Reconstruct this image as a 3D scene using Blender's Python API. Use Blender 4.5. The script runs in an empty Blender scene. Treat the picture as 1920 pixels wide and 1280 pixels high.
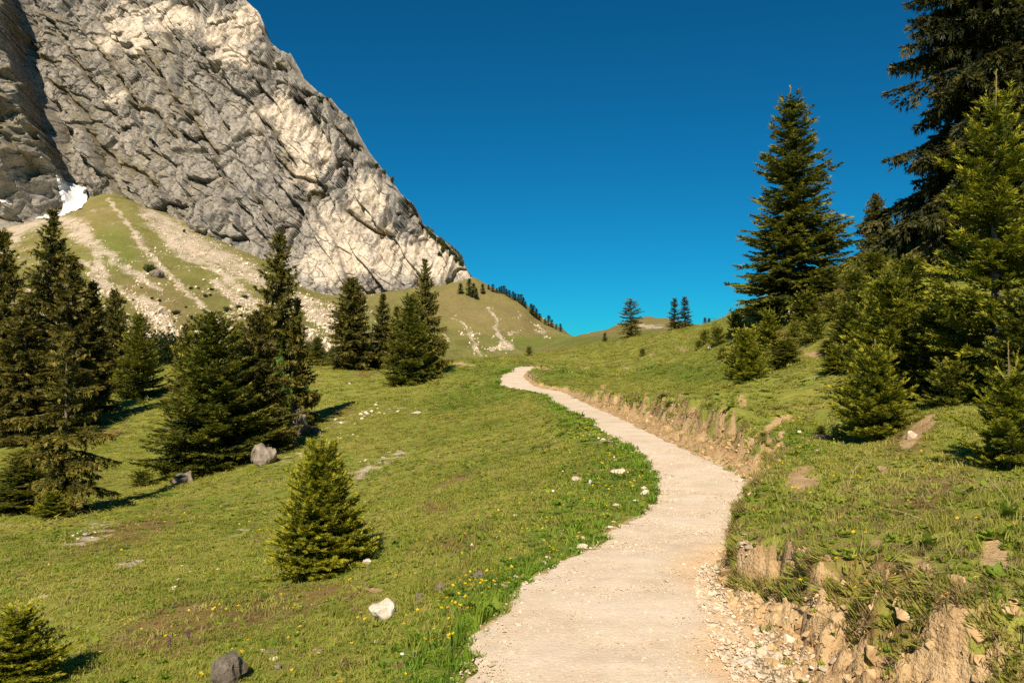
import bpy, bmesh, math, random
import numpy as np
from mathutils import Vector, Matrix

SC = bpy.context.scene
COL = SC.collection
R_ = math.radians
rng = np.random.default_rng(11)
random.seed(11)

# ------------------------------------------------------------------ camera, sky, sun, exposure
FPX = 1493.0                      # focal length in pixels of the 1920 x 1280 photograph
EYE = 1.6
PITCH = math.atan(40.0 / FPX)
cam_data = bpy.data.cameras.new('camera')
cam_data.sensor_width = 36.0
cam_data.lens = 36.0 * FPX / 1920.0
cam_data.clip_start = 0.05
cam_data.clip_end = 6000.0
cam = bpy.data.objects.new('camera', cam_data)
COL.objects.link(cam)
cam.location = (0, 0, EYE)
cam.rotation_euler = (math.pi / 2 + PITCH, 0, 0)
SC.camera = cam

SUN_A, SUN_E = R_(9.0), R_(40.0)  # shadows run away from the camera and a little to the right
world = bpy.data.worlds.new('World')
SC.world = world
world.use_nodes = True
wn = world.node_tree
wn.nodes.clear()
w_out = wn.nodes.new('ShaderNodeOutputWorld')
w_bg = wn.nodes.new('ShaderNodeBackground')
w_sky = wn.nodes.new('ShaderNodeTexSky')
w_sky.sky_type = 'NISHITA'
w_sky.sun_disc = False
w_sky.sun_elevation = SUN_E
w_sky.sun_rotation = math.pi + SUN_A
w_sky.altitude = 1600.0
w_sky.air_density = 1.0
w_sky.dust_density = 0.15
w_sky.ozone_density = 4.0
w_mul = wn.nodes.new('ShaderNodeMix')
w_mul.data_type = 'RGBA'
w_mul.blend_type = 'MULTIPLY'
w_mul.inputs[0].default_value = 1.0
w_mul.inputs[7].default_value = (0.040, 0.575, 0.715, 1)      # the deep, polarised blue of the photograph
w_gam = wn.nodes.new('ShaderNodeGamma')
w_gam.inputs[1].default_value = 1.1
w_bg.inputs[1].default_value = 0.054
wn.links.new(w_sky.outputs[0], w_gam.inputs[0])
wn.links.new(w_gam.outputs[0], w_mul.inputs[6])
wn.links.new(w_mul.outputs[2], w_bg.inputs[0])
wn.links.new(w_bg.outputs[0], w_out.inputs[0])

sun_data = bpy.data.lights.new('sun', 'SUN')
sun_data.energy = 5.0
sun_data.angle = R_(0.5)
sun_data.color = (1.0, 0.87, 0.69)
sun = bpy.data.objects.new('sun', sun_data)
COL.objects.link(sun)
sun.location = (-20, -60, 60)
sun.rotation_euler = Vector((math.sin(SUN_A) * math.cos(SUN_E), math.cos(SUN_A) * math.cos(SUN_E), -math.sin(SUN_E))).to_track_quat('-Z', 'Y').to_euler()

SC.view_settings.view_transform = 'Standard'
SC.view_settings.look = 'None'
SC.view_settings.exposure = 0.65
SC.view_settings.gamma = 1.0
SC.view_settings.use_curve_mapping = False
SC.render.engine = 'CYCLES'
SC.cycles.max_bounces = 6
SC.cycles.diffuse_bounces = 3
SC.cycles.glossy_bounces = 2
SC.cycles.transmission_bounces = 3
SC.cycles.use_denoising = False

# ------------------------------------------------------------------ noise
def _hash(ix, iy, iz, seed):
    h = (ix.astype(np.int64) * 374761393 + iy.astype(np.int64) * 668265263 + iz.astype(np.int64) * 1274126177 + seed * 974711) & 0xFFFFFFFF
    h = ((h ^ (h >> 13)) * 1103515245) & 0xFFFFFFFF
    h = ((h ^ (h >> 16)) * 2654435761) & 0xFFFFFFFF
    return h ^ (h >> 15)

def rnd2(ix, iy, seed=0):
    return (_hash(ix, iy, np.zeros_like(ix), seed) & 0xFFFFFF) / float(0xFFFFFF)

def noise2(x, y, seed=0):
    ix, iy = np.floor(x), np.floor(y)
    fx, fy = x - ix, y - iy
    ux, uy = fx * fx * fx * (fx * (fx * 6 - 15) + 10), fy * fy * fy * (fy * (fy * 6 - 15) + 10)
    z0 = np.zeros_like(ix)
    out = 0
    for dx in (0, 1):
        for dy in (0, 1):
            h = _hash(ix + dx, iy + dy, z0, seed)
            a = (h & 0xFFFF) * (2 * math.pi / 65536.0)
            g = np.cos(a) * (fx - dx) + np.sin(a) * (fy - dy)
            out = out + g * (ux if dx else 1 - ux) * (uy if dy else 1 - uy)
    return out * 1.41

def fbm(x, y, octv=4, seed=0, gain=0.5, ridged=False):
    x, y = np.asarray(x, float), np.asarray(y, float)
    s, a, n = 0, 1.0, 0
    for o in range(octv):
        v = noise2(x, y, seed + o * 17)
        s = s + a * ((1 - 2 * np.abs(v)) if ridged else v)
        n += a
        a *= gain
        x, y = x * 2.03 + 11.3, y * 2.03 - 7.7
    return s / n

def cells(x, y, seed=0):
    """Worley cells: F1, F2, random of the cell, offset from its centre."""
    ix, iy = np.floor(x), np.floor(y)
    f1 = np.full(x.shape, 9.0); f2 = np.full(x.shape, 9.0)
    cid = np.zeros(x.shape); ox = np.zeros(x.shape); oy = np.zeros(x.shape)
    for dx in (-1, 0, 1):
        for dy in (-1, 0, 1):
            cx, cy = ix + dx, iy + dy
            px = cx + 0.1 + 0.8 * rnd2(cx, cy, seed + 1); py = cy + 0.1 + 0.8 * rnd2(cx, cy, seed + 2)
            ddx, ddy = x - px, y - py
            d = np.sqrt(ddx * ddx + ddy * ddy)
            n = d < f1
            f2 = np.where(n, f1, np.minimum(f2, d))
            f1 = np.where(n, d, f1)
            cid = np.where(n, cx * 131.0 + cy * 7919.0, cid)
            ox = np.where(n, ddx, ox); oy = np.where(n, ddy, oy)
    return f1, f2, cid, ox, oy

def facets(x, y, seed, tilt):
    """angular blocks: every cell is a plane with its own height and tilt"""
    f1, f2, cid, ox, oy = cells(x, y, seed)
    z = np.zeros_like(cid)
    h = rnd2(cid, z, seed + 5) - 0.5
    return h + tilt * ((rnd2(cid, z, seed + 6) - 0.5) * ox + (rnd2(cid, z, seed + 7) - 0.5) * oy), f2 - f1

def sstep(a, b, x):
    t = np.clip((x - a) / (b - a), 0, 1)
    return t * t * (3 - 2 * t)

# ------------------------------------------------------------------ pixel <-> world
CA, SA = math.cos(PITCH), math.sin(PITCH)

def ray(px, py):
    u, w = (px - 960.0) / FPX, (640.0 - py) / FPX
    return u, CA - SA * w, SA + CA * w

def at(px, py, d):
    """the world point that lies d metres ahead (along +Y) on the sight line through a photograph pixel"""
    u, f, w = ray(px, py)
    return u * d / f, d, EYE + w * d / f

def project(x, y, z):
    yy = np.maximum(y, 0.01)
    zc = z - EYE
    f = CA * yy + SA * zc
    w = CA * zc - SA * yy
    f = np.maximum(f, 0.01)
    return 960 + FPX * x / f, 640 - FPX * w / f

# ------------------------------------------------------------------ the path's line
PATH = [  # row in the photograph, left edge, right edge, distance ahead
    (1280, 878, 1440, 4.0), (1200, 915, 1385, 4.62), (1100, 1000, 1340, 5.7), (1040, 1090, 1348, 6.65), (1000, 1150, 1360, 7.45),
    (960, 1207, 1380, 8.5), (930, 1226, 1390, 9.5), (900, 1230, 1392, 10.7), (870, 1213, 1345, 12.2), (840, 1185, 1278, 14.2),
    (820, 1150, 1238, 16.0), (800, 1118, 1196, 18.3), (780, 1092, 1156, 21.5), (760, 1045, 1108, 26.0), (742, 1024, 1072, 32.0),
    (733, 990, 1050, 34.5), (724, 942, 1004, 37.0), (713, 938, 990, 40.5), (704, 942, 982, 44.0), (696, 955, 992, 47.5), (689, 965, 1003, 51.0)]
_pp = []
for d0, xl, xr in ((-9, -0.7, 1.0), (-3, -0.62, 1.1), (0, -0.52, 1.18), (2, -0.40, 1.24)):
    _pp.append((0.5 * (xl + xr), d0, 0.0, 0.5 * (xr - xl)))
for (py, l, r, d) in PATH:
    a, b = at(l, py, d), at(r, py, d)
    _pp.append((0.5 * (a[0] + b[0]), d, a[2], 0.5 * (b[0] - a[0])))
_pp.append((1.6, 56.0, 1.30, 0.7))
_pp.append((4.0, 66.0, 1.0, 0.7))
_pp = np.array(_pp)

def catmull(P, per):
    out = []
    n = len(P)
    for i in range(n - 1):
        p0, p1, p2, p3 = P[max(i - 1, 0)], P[i], P[i + 1], P[min(i + 2, n - 1)]
        for k in range(per):
            t = k / per
            out.append(0.5 * ((2 * p1) + (p2 - p0) * t + (2 * p0 - 5 * p1 + 4 * p2 - p3) * t * t + (3 * p1 - p0 - 3 * p2 + p3) * t ** 3))
    out.append(P[-1])
    return np.array(out)

PL = catmull(_pp, 22)                         # x, y, z, half width
_tan = np.gradient(PL[:, :2], axis=0)
_tan /= np.linalg.norm(_tan, axis=1)[:, None]
PL_S = np.concatenate([[0], np.cumsum(np.linalg.norm(np.diff(PL[:, :2], axis=0), axis=1))])
PL_HW = (PL[:, 3] + np.interp(PL[:, 1], [3, 6, 9], [0.07, 0.05, 0.0])) * np.abs(_tan[:, 1]) ** 0.6 # across the path rather than across the view

def path_query(x, y):
    """lateral offset (right positive), path height, half width, distance along; for points near the path"""
    n = len(x)
    t = np.full(n, 99.0); pz = np.zeros(n); hw = np.ones(n); ss = np.zeros(n)
    sel = np.where((x > -8) & (x < 10) & (y > -9) & (y < 64))[0]
    for c in range(0, len(sel), 20000):
        i = sel[c:c + 20000]
        dx = x[i][:, None] - PL[None, :, 0]; dy = y[i][:, None] - PL[None, :, 1]
        k = np.argmin(dx * dx + dy * dy, axis=1)
        rx, ry = x[i] - PL[k, 0], y[i] - PL[k, 1]
        tx, ty = _tan[k, 0], _tan[k, 1]
        sgn = np.where(rx * ty - ry * tx >= 0, 1, -1)
        t[i] = sgn * np.hypot(rx, ry); pz[i] = PL[k, 2]; hw[i] = PL_HW[k]; ss[i] = PL_S[k]
    return t, pz, hw, ss

# ------------------------------------------------------------------ the lie of the land
CTRL = [  # pixel column, pixel row, distance ahead
    # left meadow falling away from the path
    (700, 1165, 6.0), (0, 1280, 6.0), (400, 1280, 4.9), (0, 1150, 8.2), (300, 1150, 7.4), (600, 1078, 9.0), (0, 1000, 14), (300, 1000, 13.3),
    (110, 965, 18), (400, 888, 24), (490, 872, 23), (600, 830, 27), (800, 780, 31), (950, 752, 33), (640, 762, 40), (780, 718, 50), (620, 692, 60),
    (850, 688, 60), (100, 800, 42), (250, 745, 54), (0, 870, 30), (330, 692, 75), (560, 690, 62), (900, 880, 14.5), (900, 1000, 8.4), (1050, 900, 11.8), (850, 1100, 6.0),
    (960, 830, 19), (1060, 800, 20.5), (700, 900, 18), (450, 960, 15.5), (750, 830, 24),
    (-500, 1000, 20), (-700, 1300, 6), (-700, 860, 45),
    # right bank and hillside
    (1400, 878, 12), (1390, 742, 20), (1640, 853, 11.5), (1690, 765, 14), (1885, 892, 8), (1890, 750, 12), (1800, 520, 25), (1920, 1000, 5.2), (1900, 1190, 3.9),
    (1600, 1095, 4.9), (1500, 1000, 6.6), (1450, 942, 8.5), (1600, 930, 8), (1500, 872, 11), (1300, 768, 23), (1200, 722, 35), (1500, 700, 20), (1560, 590, 26),
    (1620, 505, 28), (1700, 445, 30), (1100, 682, 60), (1300, 640, 48), (1300, 705, 32), (1000, 682, 60), (1470, 605, 32), (1390, 582, 42), (1330, 608, 62), (1250, 622, 80), (1180, 634, 90),
    (1080, 652, 95), (1000, 664, 90), (920, 672, 85), (850, 676, 84), (1750, 800, 11),
    (1640, 500, 45), (1400, 610, 80), (1800, 470, 45), (2300, 420, 25), (2500, 800, 9), (2700, 1200, 4), (2100, 480, 60),
    # behind the crest of the meadow
    (900, 690, 130), (1050, 676, 150), (1180, 650, 140), (1300, 632, 130), (1500, 610, 150), (750, 690, 100), (800, 676, 150),
    # far knolls on the right
    (1080, 632, 215), (1160, 612, 225), (1215, 596, 240), (1265, 602, 240), (1320, 612, 240), (1500, 590, 260), (1700, 560, 300),
    # the shoulder under the cliff
    (900, 672, 205), (830, 668, 200), (960, 658, 220), (1020, 652, 225), (950, 622, 262), (1000, 612, 288), (880, 610, 262), (900, 560, 312), (888, 525, 335), (940, 552, 322),
    (985, 580, 312), (1040, 614, 298), (1066, 629, 292), (1000, 632, 256), (840, 600, 275), (1120, 640, 280), (830, 545, 325),
    # behind its ridge
    (950, 610, 420), (1066, 645, 400), (1020, 640, 420), (900, 600, 470), (1150, 650, 420), (1250, 650, 420), (1400, 650, 450),
    # scree slope under the cliff
    (300, 645, 130), (100, 650, 120), (500, 650, 125), (650, 655, 125), (740, 660, 140), (300, 560, 220), (100, 560, 210), (500, 590, 200), (640, 615, 190),
    (0, 430, 395), (110, 402, 405), (205, 368, 412), (300, 402, 392), (400, 447, 372), (500, 492, 352), (560, 532, 338), (640, 551, 330), (720, 549, 327), (800, 540, 327),
    (150, 480, 300), (300, 480, 310), (400, 520, 290), (0, 500, 290), (-200, 470, 350), (-400, 470, 340), (720, 600, 230),
    (0, 415, 520), (205, 360, 520), (400, 430, 520), (640, 545, 480), (-400, 440, 520), (-900, 600, 300), (-900, 560, 600),
    # the country beyond, out of sight
    (300, 600, 1500), (960, 668, 1500), (1700, 640, 1500), (-1000, 600, 1500), (3000, 640, 1500), (700, 660, 900), (1400, 655, 900)]
CW = [at(*c) for c in CTRL]
CW += [(-3.5, 0, -0.9), (-8, -6, -1.8), (0.3, -8, 0), (3.5, 0, 0.55), (8, -6, 1.2), (-30, -30, -4), (30, -30, 5), (0, -60, -2), (-150, -200, -15), (150, -200, 20), (0, -900, -60), (900, -300, 10), (-900, -300, -30)]
for k in range(0, len(PL), 14):
    CW.append((PL[k, 0], PL[k, 1], PL[k, 2]))
CW = np.array(CW)
R0 = 6.0

def _warp(x, y):
    r = np.hypot(x, y) + 1e-9
    q = np.arcsinh(r / R0)
    return x / r * q, y / r * q, np.sqrt(r * r + R0 * R0)

_cx, _cy, _cs = _warp(CW[:, 0], CW[:, 1])

def _tps(r2):
    return np.where(r2 > 0, 0.5 * r2 * np.log(np.maximum(r2, 1e-12)), 0.0)

_n = len(CW)
_K = _tps((_cx[:, None] - _cx[None]) ** 2 + (_cy[:, None] - _cy[None]) ** 2) + 2e-4 * np.eye(_n)
_P = np.stack([np.ones(_n), _cx, _cy], 1)
_A = np.block([[_K, _P], [_P.T, np.zeros((3, 3))]])
_W = np.linalg.solve(_A, np.concatenate([CW[:, 2] / _cs, np.zeros(3)]))

def bank_width(s_y):
    """how far the raw earth bank on the right reaches back from the path, by distance ahead"""
    return np.interp(s_y, [2, 3.6, 4.3, 5.2, 5.9, 8.0, 10, 11, 13, 18, 24, 32, 37, 50], [1.05, 0.98, 0.72, 0.42, 0.12, 0.10, 0.25, 0.7, 1.0, 0.95, 0.7, 0.35, 0.3, 0.5])

def bank_height(s_y):
    return np.interp(s_y, [2, 4, 5.2, 6, 8.5, 10, 12, 16, 21, 27, 33, 40, 48, 55], [0.24, 0.27, 0.25, 0.20, 0.15, 0.16, 0.36, 0.52, 0.50, 0.40, 0.15, 0.2, 0.3, 0.0])

def land(x, y):
    """height of the ground, and how much of it is bare bank"""
    x, y = np.asarray(x, float).ravel(), np.asarray(y, float).ravel()
    z = np.empty(len(x))
    for c in range(0, len(x), 20000):
        i = slice(c, c + 20000)
        wx, wy, ws = _warp(x[i], y[i])
        z[i] = (_tps((wx[:, None] - _cx[None]) ** 2 + (wy[:, None] - _cy[None]) ** 2) @ _W[:_n] + _W[_n] + _W[_n + 1] * wx + _W[_n + 2] * wy) * ws
    r = np.hypot(x, y)
    far = sstep(90, 260, r)
    z += (0.035 * sstep(2, 8, r)) * fbm(x / 1.3, y / 1.3, 3, 3) + 0.014 * fbm(x / 0.28, y / 0.28, 2, 5)
    z += 0.13 * sstep(8, 45, r) * fbm(x / 7, y / 7, 3, 7)
    z += far * (2.8 * fbm(x / 45, y / 45, 4, 9) + 1.1 * fbm(x / 9, y / 16, 3, 10))
    bare = np.zeros(len(x))
    t, pz, hw, ss = path_query(x, y)
    near = np.abs(t) < 90
    if near.any():
        i = np.where(near)[0]
        xx, yy, tt, hh = x[i], y[i], t[i], hw[i]
        e = np.abs(tt) - hh + (0.15 * fbm(xx / 0.55, yy / 0.55, 3, 21) + 0.06 * fbm(xx / 0.14, yy / 0.14, 2, 29)) * sstep(3, 6, yy + 3)
        on_right = tt > 0
        bw = bank_width(yy) * (1 + 0.5 * fbm(xx / 0.7, yy / 0.7, 2, 22))
        bh = bank_height(yy) * (1 + 0.5 * fbm(xx / 1.1, yy / 1.1, 2, 23))
        zz = z[i] + np.where(on_right, bh * (0.30 * np.clip(e / bw, 0, 1) + 0.70 * sstep(0.62, 0.98, (e + 0.02) / bw)) * np.exp(-np.maximum(e - bw, 0) / 3.5), 0.03 * sstep(0, 0.25, e) * np.exp(-np.maximum(e, 0) / 1.2))
        w = np.where(on_right, 0.45 * np.clip(e / bw, 0, 1) + 0.55 * sstep(0.6, 1.05, e / bw), sstep(0.0, 1.3, e))
        zz = pz[i] * (1 - w) + zz * w
        f = np.where(on_right, sstep(0.05, 0.35, e / bw) * (1 - sstep(0.8, 1.12, e / bw)), 0)
        clod, edge = facets(xx / 0.33 + 0.4 * fbm(xx / 0.4, yy / 0.4, 2, 26), yy / 0.33, 24, 1.0)
        zz += f * np.minimum(bh, 0.35) * (0.22 * clod + 0.75 * fbm(xx / 0.13, yy / 0.13, 4, 25))
        inside = sstep(0.0, -0.12, e)
        z[i] = zz - 0.07 * inside
        bare[i] = np.where(on_right, 1 - sstep(0.72, 1.05, e / bw + 0.5 * fbm(xx / 0.3, yy / 0.3, 3, 27)), 1 - sstep(-0.08, 0.02, e + 0.12 * fbm(xx / 0.25, yy / 0.25, 2, 28)))
    return z, bare

def ground_z(x, y):
    return float(land([x], [y])[0][0])

def ground_at(px, py, dmin=2.0, dmax=420.0):
    """where the sight line through a photograph pixel first meets the ground"""
    u, f, w = ray(px, py)
    lo, hi = math.log(dmin), math.log(dmax)
    for n in (110, 24, 12):
        d = np.exp(np.linspace(lo, hi, n))
        below = EYE + w * d / f < land(u * d / f, d)[0]
        if not below.any():
            return None
        k = int(np.argmax(below))
        lo, hi = math.log(d[max(k - 1, 0)]), math.log(d[k])
    return float(u * d[k] / f), float(d[k]), ground_z(u * d[k] / f, d[k])

def ground_many(pp, dmin=2.2, dmax=420.0):
    """ground_at for a list of pixels at once"""
    if not len(pp): return []
    P = np.asarray(pp, float)
    u, f, w = ray(P[:, 0], P[:, 1])
    lo, hi = np.full(len(P), math.log(dmin)), np.full(len(P), math.log(dmax))
    ok = np.ones(len(P), bool)
    for n in (110, 24, 12):
        d = np.exp(lo[:, None] + (hi - lo)[:, None] * np.linspace(0, 1, n)[None])
        z = land((u / f)[:, None] * d, d)[0].reshape(d.shape)
        below = EYE + (w / f)[:, None] * d < z
        ok &= below.any(1)
        k = np.argmax(below, 1); i = np.arange(len(P))
        lo, hi = np.log(d[i, np.maximum(k - 1, 0)]), np.log(d[i, k])
    dd = np.exp(hi); x = u / f * dd
    z = land(x, dd)[0]
    return [(float(a), float(b), float(c)) if o else None for a, b, c, o in zip(x, dd, z, ok)]

# ------------------------------------------------------------------ mesh and object helpers
def mesh_from(name, verts, faces, attrs=None, smooth=True, mat=None):
    me = bpy.data.meshes.new(name)
    verts = np.asarray(verts, np.float32)
    faces = np.asarray(faces, np.int32)
    k = faces.shape[1]
    me.vertices.add(len(verts)); me.vertices.foreach_set('co', verts.ravel())
    me.loops.add(faces.size); me.loops.foreach_set('vertex_index', faces.ravel())
    me.polygons.add(len(faces)); me.polygons.foreach_set('loop_start', np.arange(0, faces.size, k, dtype=np.int32))
    me.polygons.foreach_set('use_smooth', np.full(len(faces), smooth, bool))
    for an, av in (attrs or {}).items():
        av = np.asarray(av, np.float32)
        if av.ndim == 2:
            a = me.attributes.new(an, 'FLOAT_VECTOR', 'POINT'); a.data.foreach_set('vector', av.ravel())
        else:
            a = me.attributes.new(an, 'FLOAT', 'POINT'); a.data.foreach_set('value', av)
    me.update(calc_edges=True)
    if mat:
        me.materials.append(mat)
    return me

def link(name, data, parent=None, loc=None, label=None, cat=None, group=None, kind=None):
    o = bpy.data.objects.new(name, data)
    COL.objects.link(o)
    if parent is not None: o.parent = parent
    if loc is not None: o.location = loc
    if label: o['label'] = label
    if cat: o['category'] = cat
    if group: o['group'] = group
    if kind: o['kind'] = kind
    return o

class NT:
    """short hand for material nodes"""
    def __init__(self, name):
        self.m = bpy.data.materials.new(name); self.m.use_nodes = True
        self.t = self.m.node_tree; self.t.nodes.clear()
        self.out = self.n('OutputMaterial')
    def n(self, kind, **kw):
        nd = self.t.nodes.new('ShaderNode' + kind)
        for k, v in kw.items():
            setattr(nd, k, v)
        return nd
    def put(self, sock, v):
        if isinstance(v, bpy.types.NodeSocket): self.t.links.new(v, sock)
        elif isinstance(v, (tuple, list)) and len(v) == 3 and sock.type == 'RGBA': sock.default_value = (*v, 1)
        else: sock.default_value = v
    def attr(self, name): return self.n('Attribute', attribute_name=name).outputs['Fac']
    def pos(self): return self.n('NewGeometry').outputs['Position']
    def noise(self, scale, detail=4, rough=0.55, vec=None, dist=0.0):
        nd = self.n('TexNoise'); nd.inputs['Scale'].default_value = scale; nd.inputs['Detail'].default_value = detail
        nd.inputs['Roughness'].default_value = rough; nd.inputs['Distortion'].default_value = dist
        self.t.links.new(vec or self.pos(), nd.inputs['Vector']); return nd.outputs['Fac']
    def voro(self, scale, vec=None, feature='F1', out='Distance'):
        nd = self.n('TexVoronoi', feature=feature); nd.inputs['Scale'].default_value = scale
        self.t.links.new(vec or self.pos(), nd.inputs['Vector']); return nd.outputs[out]
    def mapr(self, v, a, b, c=0.0, d=1.0):
        nd = self.n('MapRange'); nd.clamp = True
        self.put(nd.inputs[0], v)
        for i, q in enumerate((a, b, c, d)): nd.inputs[i + 1].default_value = q
        return nd.outputs[0]
    def math(self, op, a, b=0.0, clamp=False):
        nd = self.n('Math', operation=op, use_clamp=clamp); self.put(nd.inputs[0], a); self.put(nd.inputs[1], b); return nd.outputs[0]
    def mix(self, f, a, b, blend='MIX'):
        nd = self.n('Mix', data_type='RGBA', blend_type=blend); self.put(nd.inputs[0], f); self.put(nd.inputs[6], a); self.put(nd.inputs[7], b); return nd.outputs[2]
    def ramp(self, v, stops):
        nd = self.n('ValToRGB'); e = nd.color_ramp.elements
        while len(e) < len(stops): e.new(0.5)
        for el, (p, c) in zip(e, stops): el.position = p; el.color = (*c, 1)
        self.put(nd.inputs[0], v); return nd.outputs[0]
    def bump(self, h, strength=0.5, dist=0.02, normal=None):
        nd = self.n('Bump'); nd.inputs['Strength'].default_value = strength; nd.inputs['Distance'].default_value = dist
        self.put(nd.inputs['Height'], h)
        if normal is not None: self.put(nd.inputs['Normal'], normal)
        return nd.outputs[0]
    def done(self, col, rough=0.85, normal=None, spec=0.2, transl=None, tcol=None):
        b = self.n('BsdfPrincipled')
        self.put(b.inputs['Base Color'], col); self.put(b.inputs['Roughness'], rough); b.inputs['Specular IOR Level'].default_value = spec
        if normal is not None: self.put(b.inputs['Normal'], normal)
        sh = b.outputs[0]
        if transl:
            tr = self.n('BsdfTranslucent'); self.put(tr.inputs[0], tcol if tcol is not None else col)
            mx = self.n('MixShader'); mx.inputs[0].default_value = transl
            self.t.links.new(sh, mx.inputs[1]); self.t.links.new(tr.outputs[0], mx.inputs[2]); sh = mx.outputs[0]
        self.t.links.new(sh, self.out.inputs[0])
        return self.m

# ------------------------------------------------------------------ materials of the land
def mat_ground():
    m = NT('alpine_turf')
    big = m.noise(0.22, 5, 0.65); mid = m.noise(1.1, 5, 0.65); fine = m.noise(9.0, 4, 0.7); tiny = m.noise(45.0, 3, 0.7)
    g = m.ramp(big, [(0.30, (0.215, 0.242, 0.040)), (0.52, (0.275, 0.280, 0.054)), (0.72, (0.325, 0.295, 0.072))])
    g = m.mix(m.mapr(mid, 0.40, 0.72), g, (0.170, 0.205, 0.032))
    g = m.mix(m.mapr(fine, 0.50, 0.78), g, (0.200, 0.160, 0.055))
    g = m.mix(m.math('MULTIPLY', m.mapr(tiny, 0.55, 0.75), 0.6), g, (0.045, 0.055, 0.012))
    dry = m.attr('dry')
    g = m.mix(m.math('MULTIPLY', dry, m.mapr(fine, 0.26, 0.56)), g, m.mix(m.mapr(mid, .4, .6), (0.130, 0.082, 0.028), (0.235, 0.140, 0.058)))
    lush = m.attr('lush')
    g = m.mix(m.math('MULTIPLY', lush, 0.7), g, (0.095, 0.150, 0.018))
    stone = m.voro(3.2)
    earth = m.ramp(m.noise(3.0, 6, 0.7), [(0.25, (0.27, 0.17, 0.080)), (0.5, (0.44, 0.30, 0.155)), (0.75, (0.57, 0.42, 0.245))])
    earth = m.mix(m.mapr(tiny, 0.55, 0.8), earth, (0.17, 0.10, 0.045))
    g = m.mix(m.mapr(m.math('ADD', m.attr('bare'), m.math('MULTIPLY', m.math('SUBTRACT', fine, 0.5), 0.9)), 0.38, 0.60), g, earth)
    scree = m.ramp(m.noise(1.4, 8, 0.75), [(0.28, (0.26, 0.21, 0.155)), (0.48, (0.47, 0.385, 0.29)), (0.72, (0.66, 0.56, 0.44))])
    g = m.mix(m.mapr(m.math('ADD', m.attr('scree'), m.math('MULTIPLY', m.math('SUBTRACT', m.noise(0.42, 9, 0.9), 0.5), 2.8)), 0.38, 0.80), g, scree)
    crk = m.voro(7.0, feature='DISTANCE_TO_EDGE')
    h = m.math('ADD', m.math('ADD', m.math('MULTIPLY', fine, 1.0), m.math('MULTIPLY', tiny, 0.8)), m.math('MULTIPLY', m.mapr(crk, 0, .10), m.math('MULTIPLY', m.attr('bare'), 0.15)))
    return m.done(g, 0.95, m.bump(h, 0.7, 0.05), 0.1)

def mat_slope():
    m = NT('far_alpine_slope')
    mp = m.n('Mapping'); mp.inputs['Scale'].default_value = (1.0, 0.55, 0.22); m.t.links.new(m.pos(), mp.inputs['Vector']); v = mp.outputs[0]
    big = m.noise(0.022, 6, 0.65); mid = m.noise(0.11, 8, 0.75, v); fine = m.noise(0.7, 7, 0.8, v); tiny = m.noise(3.0, 4, 0.8)
    g = m.ramp(big, [(0.33, (0.140, 0.165, 0.036)), (0.5, (0.185, 0.190, 0.050)), (0.66, (0.245, 0.215, 0.080))])
    g = m.mix(m.mapr(mid, 0.42, 0.68), g, (0.112, 0.118, 0.026))
    g = m.mix(m.math('MULTIPLY', m.attr('dry'), m.mapr(fine, 0.34, 0.62)), g, (0.245, 0.178, 0.078))
    g = m.mix(m.math('MULTIPLY', m.attr('lush'), 0.6), g, (0.120, 0.165, 0.024))
    g = m.mix(m.math('MULTIPLY', m.mapr(fine, 0.56, 0.72), 0.55), g, (0.075, 0.080, 0.022))
    g = m.mix(m.math('MULTIPLY', m.mapr(tiny, 0.60, 0.70), 0.55), g, (0.42, 0.355, 0.265))
    rock = m.ramp(m.noise(0.55, 9, 0.85), [(0.30, (0.25, 0.205, 0.155)), (0.48, (0.47, 0.385, 0.295)), (0.70, (0.63, 0.535, 0.42))])
    f = m.math('ADD', m.attr('scree'), m.math('ADD', m.math('MULTIPLY', m.math('SUBTRACT', m.noise(0.16, 9, 0.8, v), 0.5), 2.2), m.math('MULTIPLY', m.math('SUBTRACT', fine, 0.5), 1.6)))
    g = m.mix(m.mapr(f, 0.42, 0.86), g, rock)
    return m.done(g, 0.95, m.bump(m.math('ADD', mid, m.math('MULTIPLY', fine, 0.6)), 0.8, 1.2), 0.1)

def mat_path():
    m = NT('path_gravel')
    big = m.noise(1.1, 7, 0.7); mid = m.noise(6, 5, 0.7); fine = m.noise(60, 4, 0.7)
    g = m.ramp(big, [(0.30, (0.48, 0.375, 0.27)), (0.5, (0.575, 0.475, 0.36)), (0.7, (0.645, 0.555, 0.45))])
    g = m.mix(m.math('MULTIPLY', m.mapr(mid, 0.45, 0.75), 0.5), g, (0.68, 0.56, 0.42))
    g = m.mix(m.mapr(m.attr('sandy'), 0.0, 1.0, 0.0, 0.75), g, (0.60, 0.40, 0.20))
    peb = m.voro(38); peb2 = m.voro(38, out='Color')
    sep = m.n('SeparateColor'); m.t.links.new(peb2, sep.inputs[0])
    g = m.mix(m.math('MULTIPLY', m.mapr(peb, 0.0, 0.45, 1, 0), m.mapr(sep.outputs[0], 0.35, 0.95, 0, 0.75)), g, (0.74, 0.65, 0.54))
    g = m.mix(m.math('MULTIPLY', m.mapr(fine, 0.56, 0.76), 0.55), g, (0.26, 0.185, 0.115))
    h = m.math('ADD', m.math('MULTIPLY', peb, -0.6), fine)
    return m.done(g, 0.95, m.bump(m.math('ADD', h, m.noise(14, 5, .75)), 0.42, 0.009), 0.15)

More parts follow.
